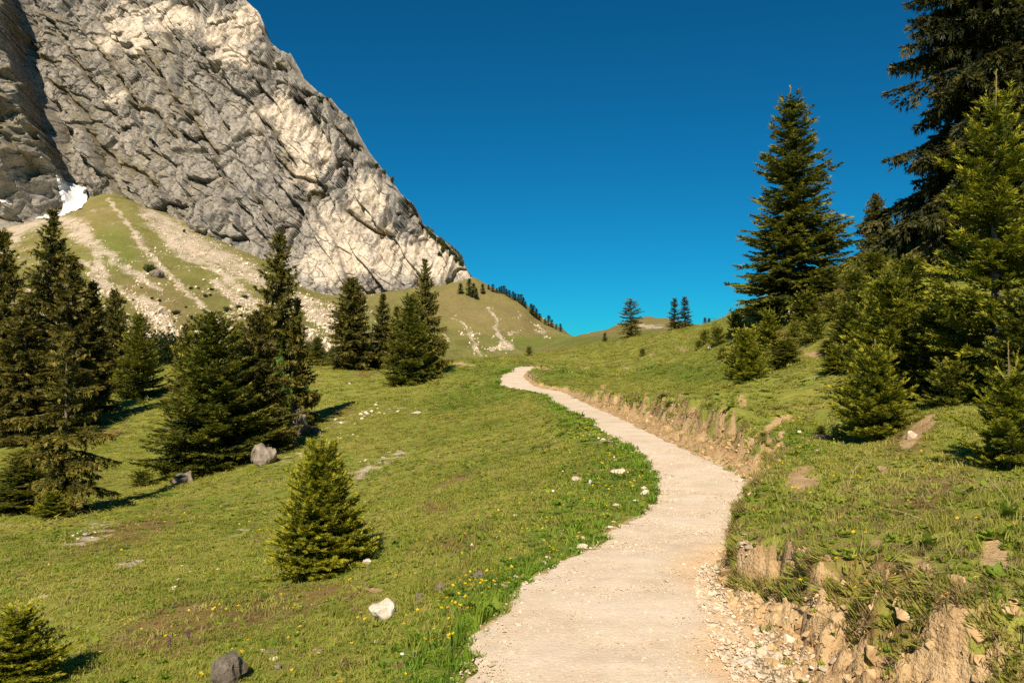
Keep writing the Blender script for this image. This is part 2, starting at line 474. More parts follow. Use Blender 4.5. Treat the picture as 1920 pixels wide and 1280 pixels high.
def mat_cliff():
    m = NT('limestone')
    geo = m.n('NewGeometry')
    pos = geo.outputs['Position']
    mp = m.n('Mapping'); mp.inputs['Scale'].default_value = (1.0, 1.0, 0.28); m.t.links.new(pos, mp.inputs['Vector'])
    big = m.noise(0.035, 6, 0.65, pos); streak = m.noise(0.20, 8, 0.75, mp.outputs[0]); mid = m.noise(0.22, 8, 0.72, pos); fine = m.noise(1.3, 6, 0.75, pos)
    grey = m.ramp(mid, [(0.28, (0.140, 0.129, 0.115)), (0.5, (0.268, 0.248, 0.222)), (0.72, (0.42, 0.385, 0.338))])
    pale = m.ramp(mid, [(0.28, (0.36, 0.305, 0.24)), (0.5, (0.54, 0.465, 0.37)), (0.75, (0.64, 0.565, 0.46))])
    f = m.math('ADD', m.attr('pale'), m.math('ADD', m.math('MULTIPLY', m.math('SUBTRACT', big, 0.5), 1.7), m.math('MULTIPLY', m.math('SUBTRACT', streak, 0.5), 2.6)))
    c = m.mix(m.mapr(f, 0.12, 0.85), grey, pale)
    blue = m.math('MULTIPLY', m.mapr(streak, 0.50, 0.64), m.mapr(m.noise(0.06, 4, 0.6, pos), 0.40, 0.56))
    c = m.mix(m.math('MULTIPLY', blue, 0.9), c, (0.190, 0.192, 0.200))
    c = m.mix(m.math('MULTIPLY', m.mapr(fine, 0.55, 0.75), 0.45), c, (0.10, 0.088, 0.072))
    c = m.mix(m.mapr(m.attr('crack'), 0, 1, 0, 0.55), c, (0.075, 0.066, 0.055))
    rot = m.n('Mapping'); rot.inputs['Rotation'].default_value = (0, R_(-52), R_(-15)); rot.inputs['Scale'].default_value = (0.45, 1.0, 1.0); m.t.links.new(pos, rot.inputs['Vector'])
    wob = m.n('VectorMath', operation='ADD'); nv_ = m.n('TexNoise'); nv_.inputs['Scale'].default_value = 0.12; nv_.inputs['Detail'].default_value = 4; m.t.links.new(pos, nv_.inputs['Vector'])
    sc_ = m.n('VectorMath', operation='SCALE'); m.t.links.new(nv_.outputs['Color'], sc_.inputs[0]); sc_.inputs['Scale'].default_value = 6.0
    m.t.links.new(rot.outputs[0], wob.inputs[0]); m.t.links.new(sc_.outputs[0], wob.inputs[1])
    e1 = m.voro(0.22, wob.outputs[0], 'DISTANCE_TO_EDGE'); e2 = m.voro(0.6, wob.outputs[0], 'DISTANCE_TO_EDGE')
    gate = m.mapr(m.noise(0.06, 3, 0.6, pos), 0.42, 0.6)
    c = m.mix(m.math('MULTIPLY', m.mapr(e1, 0.0, 0.05, 0.75, 0), gate), c, (0.055, 0.050, 0.044))
    c = m.mix(m.math('MULTIPLY', m.mapr(e2, 0.0, 0.07, 0.5, 0), m.mapr(m.noise(0.15, 3, 0.6, pos), 0.45, 0.6)), c, (0.075, 0.068, 0.058))
    nz = m.n('SeparateXYZ'); m.t.links.new(geo.outputs['Normal'], nz.inputs[0])
    veg = m.math('MULTIPLY', m.mapr(m.math('ADD', nz.outputs[2], m.math('MULTIPLY', m.math('SUBTRACT', mid, 0.5), 1.1)), 0.42, 0.74), m.attr('veg'))
    seam = m.math('MULTIPLY', m.attr('seam'), m.mapr(mid, 0.36, 0.6))
    c = m.mix(m.math('MAXIMUM', m.math('MULTIPLY', veg, 0.8), seam, True), c, m.mix(m.mapr(fine, 0.35, 0.65), (0.090, 0.082, 0.028), (0.185, 0.142, 0.070)))
    return m.done(c, 0.95, m.bump(m.math('ADD', mid, m.math('MULTIPLY', fine, 0.3)), 0.4, 1.0), 0.1)

def mat_stone(name, a, b, c, sc=2.5, bump=0.004):
    m = NT(name)
    tc = m.n('TexCoord').outputs['Object']
    n1 = m.noise(sc, 6, 0.7, tc); n2 = m.noise(sc * 7, 4, 0.7, tc)
    col = m.ramp(n1, [(0.3, a), (0.52, b), (0.75, c)])
    col = m.mix(m.math('MULTIPLY', m.mapr(n2, 0.55, 0.75), 0.5), col, tuple(q * 0.45 for q in a))
    oi = m.n('ObjectInfo').outputs['Random']
    hs = m.n('HueSaturation'); m.put(hs.inputs['Value'], m.mapr(oi, 0, 1, 0.75, 1.15)); m.put(hs.inputs['Color'], col)
    return m.done(hs.outputs[0], 0.9, m.bump(m.math('ADD', n1, n2), 0.6, bump), 0.2)

M_GROUND, M_PATH, M_CLIFF, M_SLOPE = mat_ground(), mat_path(), mat_cliff(), mat_slope()
M_STONE = mat_stone('pale_limestone', (0.46, 0.36, 0.245), (0.62, 0.51, 0.375), (0.74, 0.64, 0.50))
M_GREYSTONE = mat_stone('weathered_grey_stone', (0.105, 0.088, 0.066), (0.215, 0.178, 0.138), (0.36, 0.30, 0.24), 2.0, 0.02)
M_WHITESTONE = mat_stone('white_limestone', (0.44, 0.37, 0.29), (0.64, 0.57, 0.47), (0.76, 0.70, 0.60), 2.5, 0.012)

# ------------------------------------------------------------------ soft masks drawn over the slopes, by the photograph's pixels
def streaks(PX, PY, lines):
    out = np.zeros(PX.shape)
    for ln in lines:
        for (x0, y0, w0), (x1, y1, w1) in zip(ln[:-1], ln[1:]):
            sel = (PX > min(x0, x1) - 60) & (PX < max(x0, x1) + 60) & (PY > min(y0, y1) - 60) & (PY < max(y0, y1) + 60)
            if not sel.any(): continue
            vx, vy = x1 - x0, y1 - y0
            t = np.clip(((PX[sel] - x0) * vx + (PY[sel] - y0) * vy) / (vx * vx + vy * vy + 1e-9), 0, 1)
            d = np.hypot(PX[sel] - x0 - t * vx, PY[sel] - y0 - t * vy) / (w0 + t * (w1 - w0))
            out[sel] = np.maximum(out[sel], 1 - sstep(0.1, 1.7, d))
    return out

def blobs(PX, PY, items):
    out = np.zeros(PX.shape)
    for (cx, cy, rx, ry, ang) in items:
        a = R_(ang)
        dx, dy = PX - cx, PY - cy
        q = np.hypot((dx * math.cos(a) + dy * math.sin(a)) / rx, (-dx * math.sin(a) + dy * math.cos(a)) / ry)
        out = np.maximum(out, 1 - sstep(0.4, 1.3, q))
    return out

SCREE_LINES = [
    [(200, 372, 4.1), (235, 415, 5.4), (270, 462, 9.5), (300, 497, 8.1), (335, 535, 6.8), (400, 592, 5.4), (430, 612, 5.4)],
    [(118, 412, 18.9), (150, 432, 24.3), (168, 452, 16.2), (205, 478, 10.8), (240, 505, 12.2), (280, 530, 8.1), (300, 545, 6.8)],
    [(152, 488, 6.8), (175, 508, 10.8), (192, 530, 14.9), (212, 552, 12.2)],
    [(180, 478, 9.5), (190, 505, 12.2), (198, 525, 10.8)],
    [(228, 545, 9.5), (255, 566, 12.2), (285, 590, 16.2), (310, 612, 16.2), (330, 630, 13.5)],
    [(262, 560, 8.1), (290, 575, 10.8), (310, 600, 16.2)],
    [(270, 396, 10.8), (310, 425, 27.0), (350, 455, 35.1), (400, 478, 29.7), (440, 498, 24.3), (485, 522, 16.2), (520, 552, 9.5)],
    [(300, 440, 10.8), (345, 470, 18.9), (400, 500, 9.5), (455, 545, 9.5), (480, 575, 10.8)],
    [(400, 525, 6.8), (430, 550, 12.2), (470, 570, 10.8), (500, 600, 6.8)],
    [(545, 545, 5.4), (590, 575, 16.2), (612, 592, 21.6), (630, 606, 14.9)], [(560, 568, 8.1), (600, 600, 16.2), (625, 618, 10.8)],
    [(0, 440, 32.4), (40, 428, 21.6), (80, 415, 13.5), (112, 402, 8.1)], [(0, 470, 16.2), (30, 450, 13.5)],
    [(925, 588, 2.0), (932, 612, 4.0), (940, 635, 7.0), (950, 652, 12.0)], [(922, 657, 5.0), (958, 648, 6.0)],
    [(862, 600, 4.0), (874, 612, 3.0), (884, 635, 4.0), (893, 652, 5.0), (898, 662, 4.0)], [(884, 632, 2.0), (896, 624, 2.0)],
    [(915, 575, 3.0), (925, 590, 5.0)], [(1000, 610, 3.0), (1018, 622, 3.0), (1026, 633, 3.0)], [(955, 628, 2.0), (968, 620, 3.0)], [(1020, 600, 2.0), (1032, 608, 4.0)],
    [(860, 598, 2.0), (845, 596, 2.0)], [(830, 625, 3.0), (845, 640, 2.0)], [(975, 590, 2.0), (965, 600, 2.0)],
    [(1200, 608, 2.0), (1245, 614, 3.0)], [(1092, 622, 3.0), (1105, 624, 2.0)]]
STONE_BLOBS = [(162, 1008, 85, 26, -24), (200, 992, 40, 16, -15), (60, 1130, 50, 22, -30), (20, 1150, 28, 14, -20), (130, 1085, 26, 5, -15), (230, 1052, 30, 5, -15), (590, 905, 40, 8, -20), (700, 870, 110, 10, -22), (690, 885, 40, 8, -25), (420, 1010, 60, 8, -18), (250, 1055, 60, 9, -15), (60, 1060, 40, 8, -20),
               (640, 790, 40, 6, -25), (560, 850, 70, 6, -28), (720, 770, 50, 4, -10), (330, 900, 26, 6, -20), (100, 855, 16, 5, 0), (1150, 815, 45, 7, 35), (1120, 830, 24, 6, 10), (995, 705, 12, 10, 60), (760, 775, 30, 3, -10)]
TRACKS = [[(1485, 783, 6), (1460, 786, 8), (1446, 800, 8), (1430, 815, 9), (1408, 832, 10)], [(1455, 822, 5), (1470, 808, 4)], [(1700, 830, 14), (1725, 805, 16), (1745, 785, 10)]]
DIRT_BLOBS = [(1505, 900, 42, 28, -25), (1640, 1010, 26, 12, 20), (1560, 1090, 30, 14, 0), (1720, 1060, 34, 16, 10), (1660, 880, 24, 10, 20), (1860, 1040, 30, 34, 30), (1390, 755, 9, 16, 0), (1345, 800, 7, 18, 10), (1530, 665, 26, 9, 10), (1130, 727, 7, 10, 0), (1210, 740, 8, 10, 0),
              (1270, 770, 22, 5, 20), (1100, 690, 16, 4, 0), (1170, 690, 14, 4, 0), (1225, 665, 10, 3, 0), (870, 683, 32, 5, 8), (1000, 690, 40, 4, 0), (1725, 810, 26, 14, -40), (700, 1105, 20, 6, 10), (1230, 770, 26, 5, 20), (1885, 1050, 12, 26, 30), (1280, 655, 16, 3, 10), (1570, 495, 24, 10, -25), (480, 1080, 14, 6, 0)]
DRY_BLOBS = [(600, 1110, 110, 26, 0), (860, 1020, 60, 20, 0), (470, 1150, 130, 40, -10), (330, 1180, 160, 50, -15), (820, 950, 40, 12, 0), (200, 815, 40, 10, -10), (850, 900, 50, 8, -20), (1700, 820, 60, 40, -30), (1620, 1080, 160, 60, 10), (1750, 930, 90, 40, -20), (880, 575, 110, 60, 20), (980, 605, 100, 40, 25), (940, 560, 120, 30, 25),
             (1560, 560, 60, 40, -20), (1460, 640, 60, 30, 0), (680, 700, 20, 8, 0), (640, 770, 30, 10, 0), (1480, 1140, 120, 60, 20), (1620, 1180, 200, 50, 10), (200, 440, 120, 60, 40), (300, 560, 120, 60, 40), (1230, 605, 80, 15, 0), (1120, 622, 60, 10, 0), (920, 540, 60, 20, 20), (330, 640, 40, 8, 0), (240, 1000, 120, 30, -15)]
LUSH_BLOBS = [(1130, 900, 110, 70, -20), (1080, 960, 140, 50, -35), (900, 1130, 120, 50, -40), (820, 1230, 110, 70, -30), (1080, 790, 80, 40, 40), (1340, 850, 80, 30, 30), (1500, 830, 90, 40, 0), (880, 545, 20, 8, -20), (220, 470, 60, 40, 40), (1010, 640, 90, 14, 0), (1000, 700, 120, 20, 0), (860, 690, 100, 14, 0), (900, 740, 160, 24, -10), (1300, 700, 140, 20, 0)]

# ------------------------------------------------------------------ the ground, one sheet out past the horizon
def build_ground():
    th = np.concatenate([np.linspace(-180, -40, 48, endpoint=False), np.linspace(-40, 40, 540, endpoint=False), np.linspace(40, 180, 48)])
    th = np.radians(th)
    rr = np.concatenate([np.geomspace(0.3, 3.0, 24, endpoint=False), np.geomspace(3.0, 70, 400, endpoint=False), np.geomspace(70, 460, 230, endpoint=False), np.geomspace(460, 2400, 30)])
    nt, nr = len(th), len(rr)
    T, RR = np.meshgrid(th, rr)
    X, Y = (RR * np.sin(T)).ravel(), (RR * np.cos(T)).ravel()
    Z, bare = land(X, Y)
    PX, PY = project(X, Y, Z)
    ok = (Y > 1.5)
    n1 = fbm(X / 0.8, Y / 0.8, 3, 31); nf = fbm(X / 12, Y / 12, 4, 32)
    jx, jy = 14 * nf * sstep(100, 200, RR.ravel()), 10 * fbm(X / 9, Y / 9, 3, 33) * sstep(100, 200, RR.ravel())
    scree = np.where(ok & (RR.ravel() > 110), streaks(PX + jx, PY + jy, SCREE_LINES), 0)
    hx, hy = 34 * fbm(X / 1.0, Y / 1.0, 3, 38), 16 * fbm(X / 0.7, Y / 0.7, 3, 39)
    scree = np.maximum(scree, np.where(ok & (RR.ravel() < 90), 0.9 * blobs(PX + hx, PY + hy, STONE_BLOBS) * sstep(-0.35, 0.3, fbm(X / .35, Y / .35, 3, 40)), 0))
    scree = scree * np.where(RR.ravel() > 110, 0.82, 1.0)
    scree = np.maximum(scree, np.where(ok & (RR.ravel() > 110) & (PX < 700), 0.16 + 0.30 * sstep(-0.1, 0.5, nf), 0))
    lower = ok & (RR.ravel() > 110) & (PX < 640)
    scree = np.maximum(scree, np.where(lower, 0.55 * sstep(500, 620, PY) * sstep(0.0, 0.35, fbm(X / 16, Y / 16, 4, 34)), 0))
    kx, ky = 10 * fbm(X / 1.1, Y / 1.1, 2, 36), 8 * fbm(X / 0.9, Y / 0.9, 2, 37)
    bare = np.maximum(bare, np.where(ok & (RR.ravel() < 90), np.maximum(blobs(PX + kx, PY + ky, DIRT_BLOBS), streaks(PX + kx * .6, PY + ky * .6, TRACKS)) * sstep(-0.5, 0.0, n1), 0))
    dry = np.where(ok, blobs(PX, PY, DRY_BLOBS), 0)
    far_l = (RR.ravel() > 110) & (PX < 800)
    dry = np.maximum(dry, np.where(far_l, 0.42, 0.0))
    lush = np.where(ok, blobs(PX, PY, LUSH_BLOBS), 0)
    global SCREE_PTS
    sel_ = np.where((scree > 0.28) & (RR.ravel() > 120) & (RR.ravel() < 420) & (PX > -40) & (PX < 1080))[0]
    SCREE_PTS = np.stack([X, Y, Z, scree], 1)[sel_]
    # the hollows under the overhanging turf and the bank keep their colour from 'bare'
    i = np.arange(nr - 1)[:, None] * nt + np.arange(nt - 1)[None]
    F = np.stack([i, i + 1, i + nt + 1, i + nt], -1)[:, ::1]
    V = np.stack([X, Y, Z], 1)
    A = {'bare': bare, 'scree': scree, 'dry': dry, 'lush': lush}
    cut = int(np.searchsorted(rr, 112.0))
    tan = np.tan(np.clip(th[:-1], -1.5, 1.5)) * FPX + 960
    left = (tan < 826) & (np.abs(th[:-1]) < math.pi * 0.5) | (th[:-1] < -math.pi * 0.5)
    mid = (tan >= 826) & (tan < 1068) & (np.abs(th[:-1]) < 1)
    right = ~(left | mid)
    def sub(name, faces, label=None, mat=M_SLOPE):
        faces = faces.reshape(-1, 4)[:, ::-1]
        used, inv = np.unique(faces.ravel(), return_inverse=True)
        me = mesh_from(name, V[used], inv.reshape(-1, 4), {k: v[used] for k, v in A.items()}, True, mat)
        return link(name, me, kind='structure', label=label)
    sub('meadow', F[:cut], 'sloping green alpine meadow on both sides of the path', M_GROUND)
    sub('scree_slope', F[cut:][:, left], 'grassy slope with pale scree streaks at the foot of the cliff')
    sub('grass_hill', F[cut:][:, mid], 'olive grass shoulder with pale erosion streaks below the ridge trees')
    sub('far_hill', F[cut:][:, right], 'low rounded grass knolls beyond the meadow crest')
build_ground()

def build_path():
    sel = np.where((PL[:, 1] > -8) & (PL[:, 1] < 55))[0]
    s = np.concatenate([np.linspace(PL_S[sel[0]], PL_S[np.searchsorted(PL[:, 1], 3)], 40, endpoint=False), np.linspace(PL_S[np.searchsorted(PL[:, 1], 3)], PL_S[np.searchsorted(PL[:, 1], 20)], 420, endpoint=False), np.linspace(PL_S[np.searchsorted(PL[:, 1], 20)], PL_S[sel[-1]], 200)])
    cx, cy, cz, hw = (np.interp(s, PL_S, q) for q in (PL[:, 0], PL[:, 1], PL[:, 2], PL_HW))
    tx, ty = np.interp(s, PL_S, _tan[:, 0]), np.interp(s, PL_S, _tan[:, 1])
    v = np.linspace(-1, 1, 61)
    S, Vv = np.meshgrid(s, v, indexing='ij')
    W = (hw + 0.12)[:, None] * Vv
    X = cx[:, None] + W * ty[:, None]; Y = cy[:, None] - W * tx[:, None]
    e = np.abs(W) - hw[:, None]
    Z = cz[:, None] + 0.012 * (1 - Vv ** 2) + 0.016 * fbm(X / 0.45, Y / 0.45, 3, 41) + 0.004 * fbm(X / 0.12, Y / 0.12, 3, 42) - 0.10 * sstep(-0.06, 0.12, e + 0.15 * fbm(X / 0.55, Y / 0.55, 3, 21) + 0.06 * fbm(X / 0.14, Y / 0.14, 2, 29))
    sandy = sstep(0.35, 0.75, Vv + 0.4 * fbm(X / 0.8, Y / 0.8, 2, 44)) * sstep(8.5, 6.0, Y)
    n, k = S.shape
    i = np.arange(n - 1)[:, None] * k + np.arange(k - 1)[None]
    F = np.stack([i, i + 1, i + k + 1, i + k], -1).reshape(-1, 4)
    me = mesh_from('path', np.stack([X, Y, Z], -1).reshape(-1, 3), F, {'sandy': sandy.ravel()}, True, M_PATH)
    link('path', me, kind='structure', label='pale winding gravel footpath climbing through the meadow')
build_path()

# ------------------------------------------------------------------ the rock wall
RIDGE = np.array([(-330, -330), (0, -260), (150, -190), (300, -110), (380, -60), (430, -26), (462, 2), (484, 22), (498, 50), (502, 74), (522, 92), (548, 104), (560, 126), (572, 150), (596, 172), (622, 186), (636, 204), (662, 226), (676, 256), (696, 290), (718, 318), (736, 340), (752, 364), (774, 380), (782, 408), (800, 426), (824, 446), (848, 462), (866, 486), (876, 506), (886, 520), (896, 532)], float)
BASE = np.array([(-330, 470), (-100, 440), (0, 415), (60, 405), (110, 398), (150, 372), (205, 366), (250, 385), (300, 402), (350, 424), (400, 446), (450, 470), (500, 494), (560, 534), (600, 546), (640, 551), (700, 550), (760, 544), (820, 540), (896, 536)], float)
DBASE = np.array([(-330, 380), (0, 398), (110, 412), (205, 414), (300, 394), (400, 374), (500, 354), (560, 340), (640, 332), (760, 329), (896, 333)], float)
PALE = [(235, 60, 70, 45, 0), (300, 30, 90, 30, 0), (430, 60, 60, 50, 0), (470, 20, 30, 40, 40), (560, 250, 75, 55, 35), (520, 205, 50, 30, 30), (600, 290, 50, 26, 50), (215, 185, 22, 10, 20), (640, 440, 60, 70, 20), (700, 470, 90, 70, 20), (800, 480, 80, 50, 25), (560, 330, 40, 25, 40), (680, 370, 40, 50, 30), (850, 500, 40, 25, 30), (600, 500, 70, 35, 20), (440, 110, 40, 30, 0)]
GULLY = [(5, 60, 16), (38, 150, 17), (62, 215, 20), (95, 285, 22), (112, 335, 14), (128, 372, 10)]

def build_cliff():
    nu, nv = 660, 430
    u = np.concatenate([np.linspace(-330, -30, 40, endpoint=False), np.linspace(-30, 135, 190, endpoint=False), np.linspace(135, 894, nu - 170)])
    v = np.linspace(0, 1, nv)
    bp, gp, db = np.interp(u, BASE[:, 0], BASE[:, 1]) + 16, np.interp(u, RIDGE[:, 0], RIDGE[:, 1]), np.interp(u, DBASE[:, 0], DBASE[:, 1]) + 2
    PX = np.repeat(u[None], nv, 0)
    PY = bp[None] + (gp - bp)[None] * v[:, None]
    uu, ff, ww = ray(PX, PY)
    e = ww / ff
    zb = EYE + (ray(u, bp)[2] / ray(u, bp)[1]) * db
    k = 0.46
    D = (db[None] + k * (EYE - zb[None])) / (1 - k * e)
    X, Y, Z = uu / ff * D, D, EYE + e * D
    A, B = 0.965 * X - 0.26 * Y, Z
    # bedding dips down to the right
    wa, wb = 9 * fbm(A / 50, B / 50, 3, 51), 9 * fbm(A / 50, B / 50, 3, 52)
    ang = R_(-52)
    p = (A + wa) * math.cos(ang) + (B + wb) * math.sin(ang); q = -(A + wa) * math.sin(ang) + (B + wb) * math.cos(ang)
    pale = blobs(PX + 45 * fbm(A / 20, B / 20, 4, 53), PY + 45 * fbm(A / 20, B / 20, 4, 54), PALE)
    rough = 1 - 0.6 * pale
    disp = 4.0 * fbm(A / 42, B / 60, 3, 55)
    # slabs stepping along the bedding
    big_n = 0.45 + 0.95 * sstep(-0.25, 0.35, fbm(A / 40, B / 40, 2, 57))
    saw = (q / 15.0 + 0.7 * fbm(p / 60, q / 24, 3, 56)) % 1.0
    disp += 5.2 * (0.5 - saw) * sstep(0, 0.03, saw) * big_n * rough
    saw2 = (q / 5.2 + 0.8 * fbm(p / 16, q / 8, 3, 58)) % 1.0
    disp += 1.5 * (0.5 - saw2) * sstep(0, 0.04, saw2) * sstep(-0.25, 0.3, fbm(A / 22, B / 22, 2, 59)) * (0.3 + 0.7 * rough)
    # flat ledges in the upper part
    led = (B / 9.0 + 0.9 * fbm(A / 16, B / 9, 3, 60)) % 1.0
    disp += 2.8 * (0.5 - led) * sstep(0, 0.04, led) * sstep(210, 60, PY) * sstep(-0.1, 0.35, fbm(A / 18, B / 14, 2, 68))
    crack = np.zeros_like(A)
    up = sstep(-0.25, 0.25, (PX - 430) / 260.0 + (150 - PY) / 330.0 + 0.7 * fbm(A / 30, B / 30, 3, 80))
    for sc, amp, seed, st in ((26.0, 6.5, 61, 1.5), (11.0, 3.6, 62, 1.4), (4.6, 1.35, 63, 1.3), (1.8, 0.40, 65, 1.2)):
        f, edge = facets(p / (sc * st) + 0.25 * fbm(A / sc, B / sc, 2, seed + 100), q / sc + 0.25 * fbm(A / sc, B / sc, 2, seed + 101), seed, 1.5)
        f2, edge2 = facets(A / sc * 1.1 + 0.3 * fbm(A / sc, B / sc, 2, seed + 102), B / (sc * 1.7) + 0.3 * fbm(A / sc, B / sc, 2, seed + 103), seed + 300, 1.5)
        f = f * (1 - up) + f2 * up; edge = np.where(up > .5, edge2, edge)
        disp += amp * f * rough
        cr = 1 - sstep(0.0, 0.09, edge)
        disp -= 0.28 * amp * cr * rough
        crack = np.maximum(crack, cr * sstep(-0.1, 0.35, fbm(A / 18, B / 18, 2, seed + 200)) * (0.4 + 0.6 * rough))
    # upright joints
    jn = fbm(A / 5.5 + 0.5 * fbm(A / 9, B / 9, 2, 66), B / 30, 3, 64, ridged=True)
    disp -= (1.4 + 2.2 * up) * sstep(0.55, 0.88, jn) * (0.35 + 0.65 * rough)
    crack = np.maximum(crack, 0.7 * up * sstep(0.78, 0.92, jn))
    disp += 0.35 * fbm(A / 2.2, B / 2.2, 4, 67)
    # the ledge and dark overhangs
    disp += 2.4 * streaks(PX, PY, [[(385, 118, 10), (420, 124, 11), (450, 122, 9)]]) - 3.0 * streaks(PX, PY, [[(380, 131, 4), (440, 133, 5)]])
    disp -= 4.0 * streaks(PX, PY, [[(395, 428, 7), (412, 416, 8), (440, 410, 5)], [(708, 436, 5), (735, 410, 7), (752, 386, 7)], [(596, 308, 4), (612, 302, 5)], [(330, 290, 5), (360, 282, 5), (385, 280, 4)]])
    # the rib on the far left and the gully behind it
    gl = np.interp(PY, [-300, 0, 60, 150, 215, 285, 335, 372, 420], [-120, 12, 22, 40, 60, 88, 104, 116, 118]) + 9 * fbm(A / 12, B / 12, 3, 71)
    rib = 36.0 * sstep(8, -4, PX - gl) * (0.85 + 0.7 * fbm(A / 14, B / 18, 4, 72)) * sstep(1.0, 0.9, v)[:, None]
    disp -= 9.0 * np.exp(-((PX - gl - 26) / 24.0) ** 2)
    disp -= 7.0 * streaks(PX, PY, [[(112, 14, 6), (124, 6, 8), (138, -6, 8)], [(0, 200, 6), (20, 235, 6), (34, 262, 5)]])
    sl = [[(72, 125, 4), (110, 160, 4), (156, 203, 5), (175, 265, 5), (219, 360, 6)], [(125, 84, 3), (160, 130, 4), (190, 170, 4)], [(281, 97, 4), (328, 175, 5), (375, 231, 4), (419, 294, 4), (422, 356, 4)], [(175, 72, 3), (212, 125, 4), (237, 156, 4), (262, 190, 4)], [(175, 250, 4), (219, 300, 4), (265, 316, 4), (300, 350, 4)],
          [(515, 285, 3), (550, 325, 4), (600, 340, 3)], [(560, 370, 4), (600, 360, 5), (620, 352, 4)], [(470, 350, 4), (510, 395, 4), (520, 420, 4)], [(590, 105, 3), (640, 235, 3), (660, 275, 3)], [(480, 115, 3), (520, 122, 4), (560, 135, 3)], [(770, 450, 5), (790, 430, 6)], [(655, 390, 3), (690, 420, 3), (740, 440, 3)], [(250, 195, 4), (300, 215, 3), (340, 260, 3)], [(20, 40, 8), (60, 90, 8), (90, 110, 6)], [(0, 210, 6), (40, 285, 8), (80, 330, 8)], [(360, 165, 3), (375, 215, 3)], [(480, 200, 3), (515, 245, 3), (550, 300, 3)]]
    jx_, jy_ = 9 * fbm(A / 9, B / 9, 3, 75), 9 * fbm(A / 9, B / 9, 3, 76)
    seam = streaks(PX + jx_, PY + jy_, sl)
    deep = streaks(PX + jx_ + 4, PY + jy_ - 3, [[(a_, b_, w_ * .7) for a_, b_, w_ in l_] for l_ in sl])
    disp += 1.2 * seam - 3.4 * deep
    crack = np.maximum(crack, .6 * deep)
    # keep the foot in the slope and the crest near its line
    lat = sstep(0.0, 0.05, v)[:, None]
    edge = sstep(1.0, 0.96, v)[:, None] * 0.7 + 0.3
    width = sstep(897, 840, PX) * 0.8 + 0.2
    disp = disp * lat * edge * width * 1.12
    nx, ny, nz = -0.24, -0.90, 0.36
    rib = rib * sstep(0.0, 0.22, v)[:, None]
    X, Y, Z = X + nx * disp + 0.42 * rib, Y + ny * disp - rib, Z + nz * disp * 0.6
    # the back of the mountain
    bx, by, bz = [X], [Y], [Z]
    for dy, dz in ((6, -1), (20, -7), (60, -35), (140, -110), (220, -260)):
        bx.append(X[-1:] - 0.02 * dy); by.append(Y[-1:] + dy); bz.append(np.maximum(Z[-1:] + dz, -20))
    X, Y, Z = np.vstack(bx), np.vstack(by), np.vstack(bz)
    pad = lambda q_: np.vstack([q_] + [q_[-1:]] * 5)
    n, kk = X.shape
    i = np.arange(n - 1)[:, None] * kk + np.arange(kk - 1)[None]
    F = np.stack([i, i + 1, i + kk + 1, i + kk], -1).reshape(-1, 4)
    veg = np.clip(sstep(520, 260, PX) * 0.8 + 0.45 * sstep(0.75, 1, np.repeat(v[:, None], len(u), 1)) + 0.25, 0, 1) * (1 - pale)
    me = mesh_from('mountain', np.stack([X, Y, Z], -1).reshape(-1, 3), F, {'seam': pad(seam).ravel(), 'pale': pad(pale).ravel(), 'crack': pad(crack).ravel(), 'veg': pad(veg).ravel()}, True, M_CLIFF)
    me.polygons.foreach_set('use_smooth', np.zeros(len(me.polygons), bool))
    return link('mountain', me, kind='structure', label='steep pale grey limestone cliff with a dark gully')
MOUNTAIN = build_cliff()

# ------------------------------------------------------------------ conifers
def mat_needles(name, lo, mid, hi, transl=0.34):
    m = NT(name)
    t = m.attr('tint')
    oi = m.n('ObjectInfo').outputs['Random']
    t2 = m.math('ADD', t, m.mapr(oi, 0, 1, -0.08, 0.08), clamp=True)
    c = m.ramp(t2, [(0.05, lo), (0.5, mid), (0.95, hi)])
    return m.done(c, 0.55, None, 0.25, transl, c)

M_NEEDLE_YOUNG = mat_needles('young_spruce_needles', (0.085, 0.108, 0.009), (0.290, 0.300, 0.022), (0.540, 0.480, 0.042))
M_NEEDLE_OLD = mat_needles('old_spruce_needles', (0.052, 0.056, 0.010), (0.180, 0.162, 0.024), (0.340, 0.262, 0.050))
M_NEEDLE_DARK = mat_needles('dark_spruce_needles', (0.018, 0.026, 0.007), (0.068, 0.070, 0.015), (0.185, 0.150, 0.034))
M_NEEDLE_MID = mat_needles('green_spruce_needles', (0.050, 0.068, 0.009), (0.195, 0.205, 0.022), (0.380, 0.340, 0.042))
M_NEEDLE_BROWN = mat_needles('brownish_spruce_needles', (0.052, 0.052, 0.011), (0.170, 0.150, 0.026), (0.315, 0.240, 0.052))
M_NEEDLE_FAR = mat_needles('distant_spruce_needles', (0.022, 0.034, 0.012), (0.044, 0.060, 0.020), (0.085, 0.095, 0.030), 0.1)
M_LEAF = mat_needles('broad_leaves', (0.035, 0.080, 0.010), (0.085, 0.165, 0.022), (0.16, 0.25, 0.04), 0.35)
M_SCRUB = mat_needles('mountain_pine_needles', (0.024, 0.036, 0.010), (0.058, 0.072, 0.018), (0.11, 0.115, 0.030), 0.15)
M_ALDER = mat_needles('alder_leaves', (0.022, 0.036, 0.010), (0.050, 0.070, 0.020), (0.09, 0.11, 0.035), 0.25)

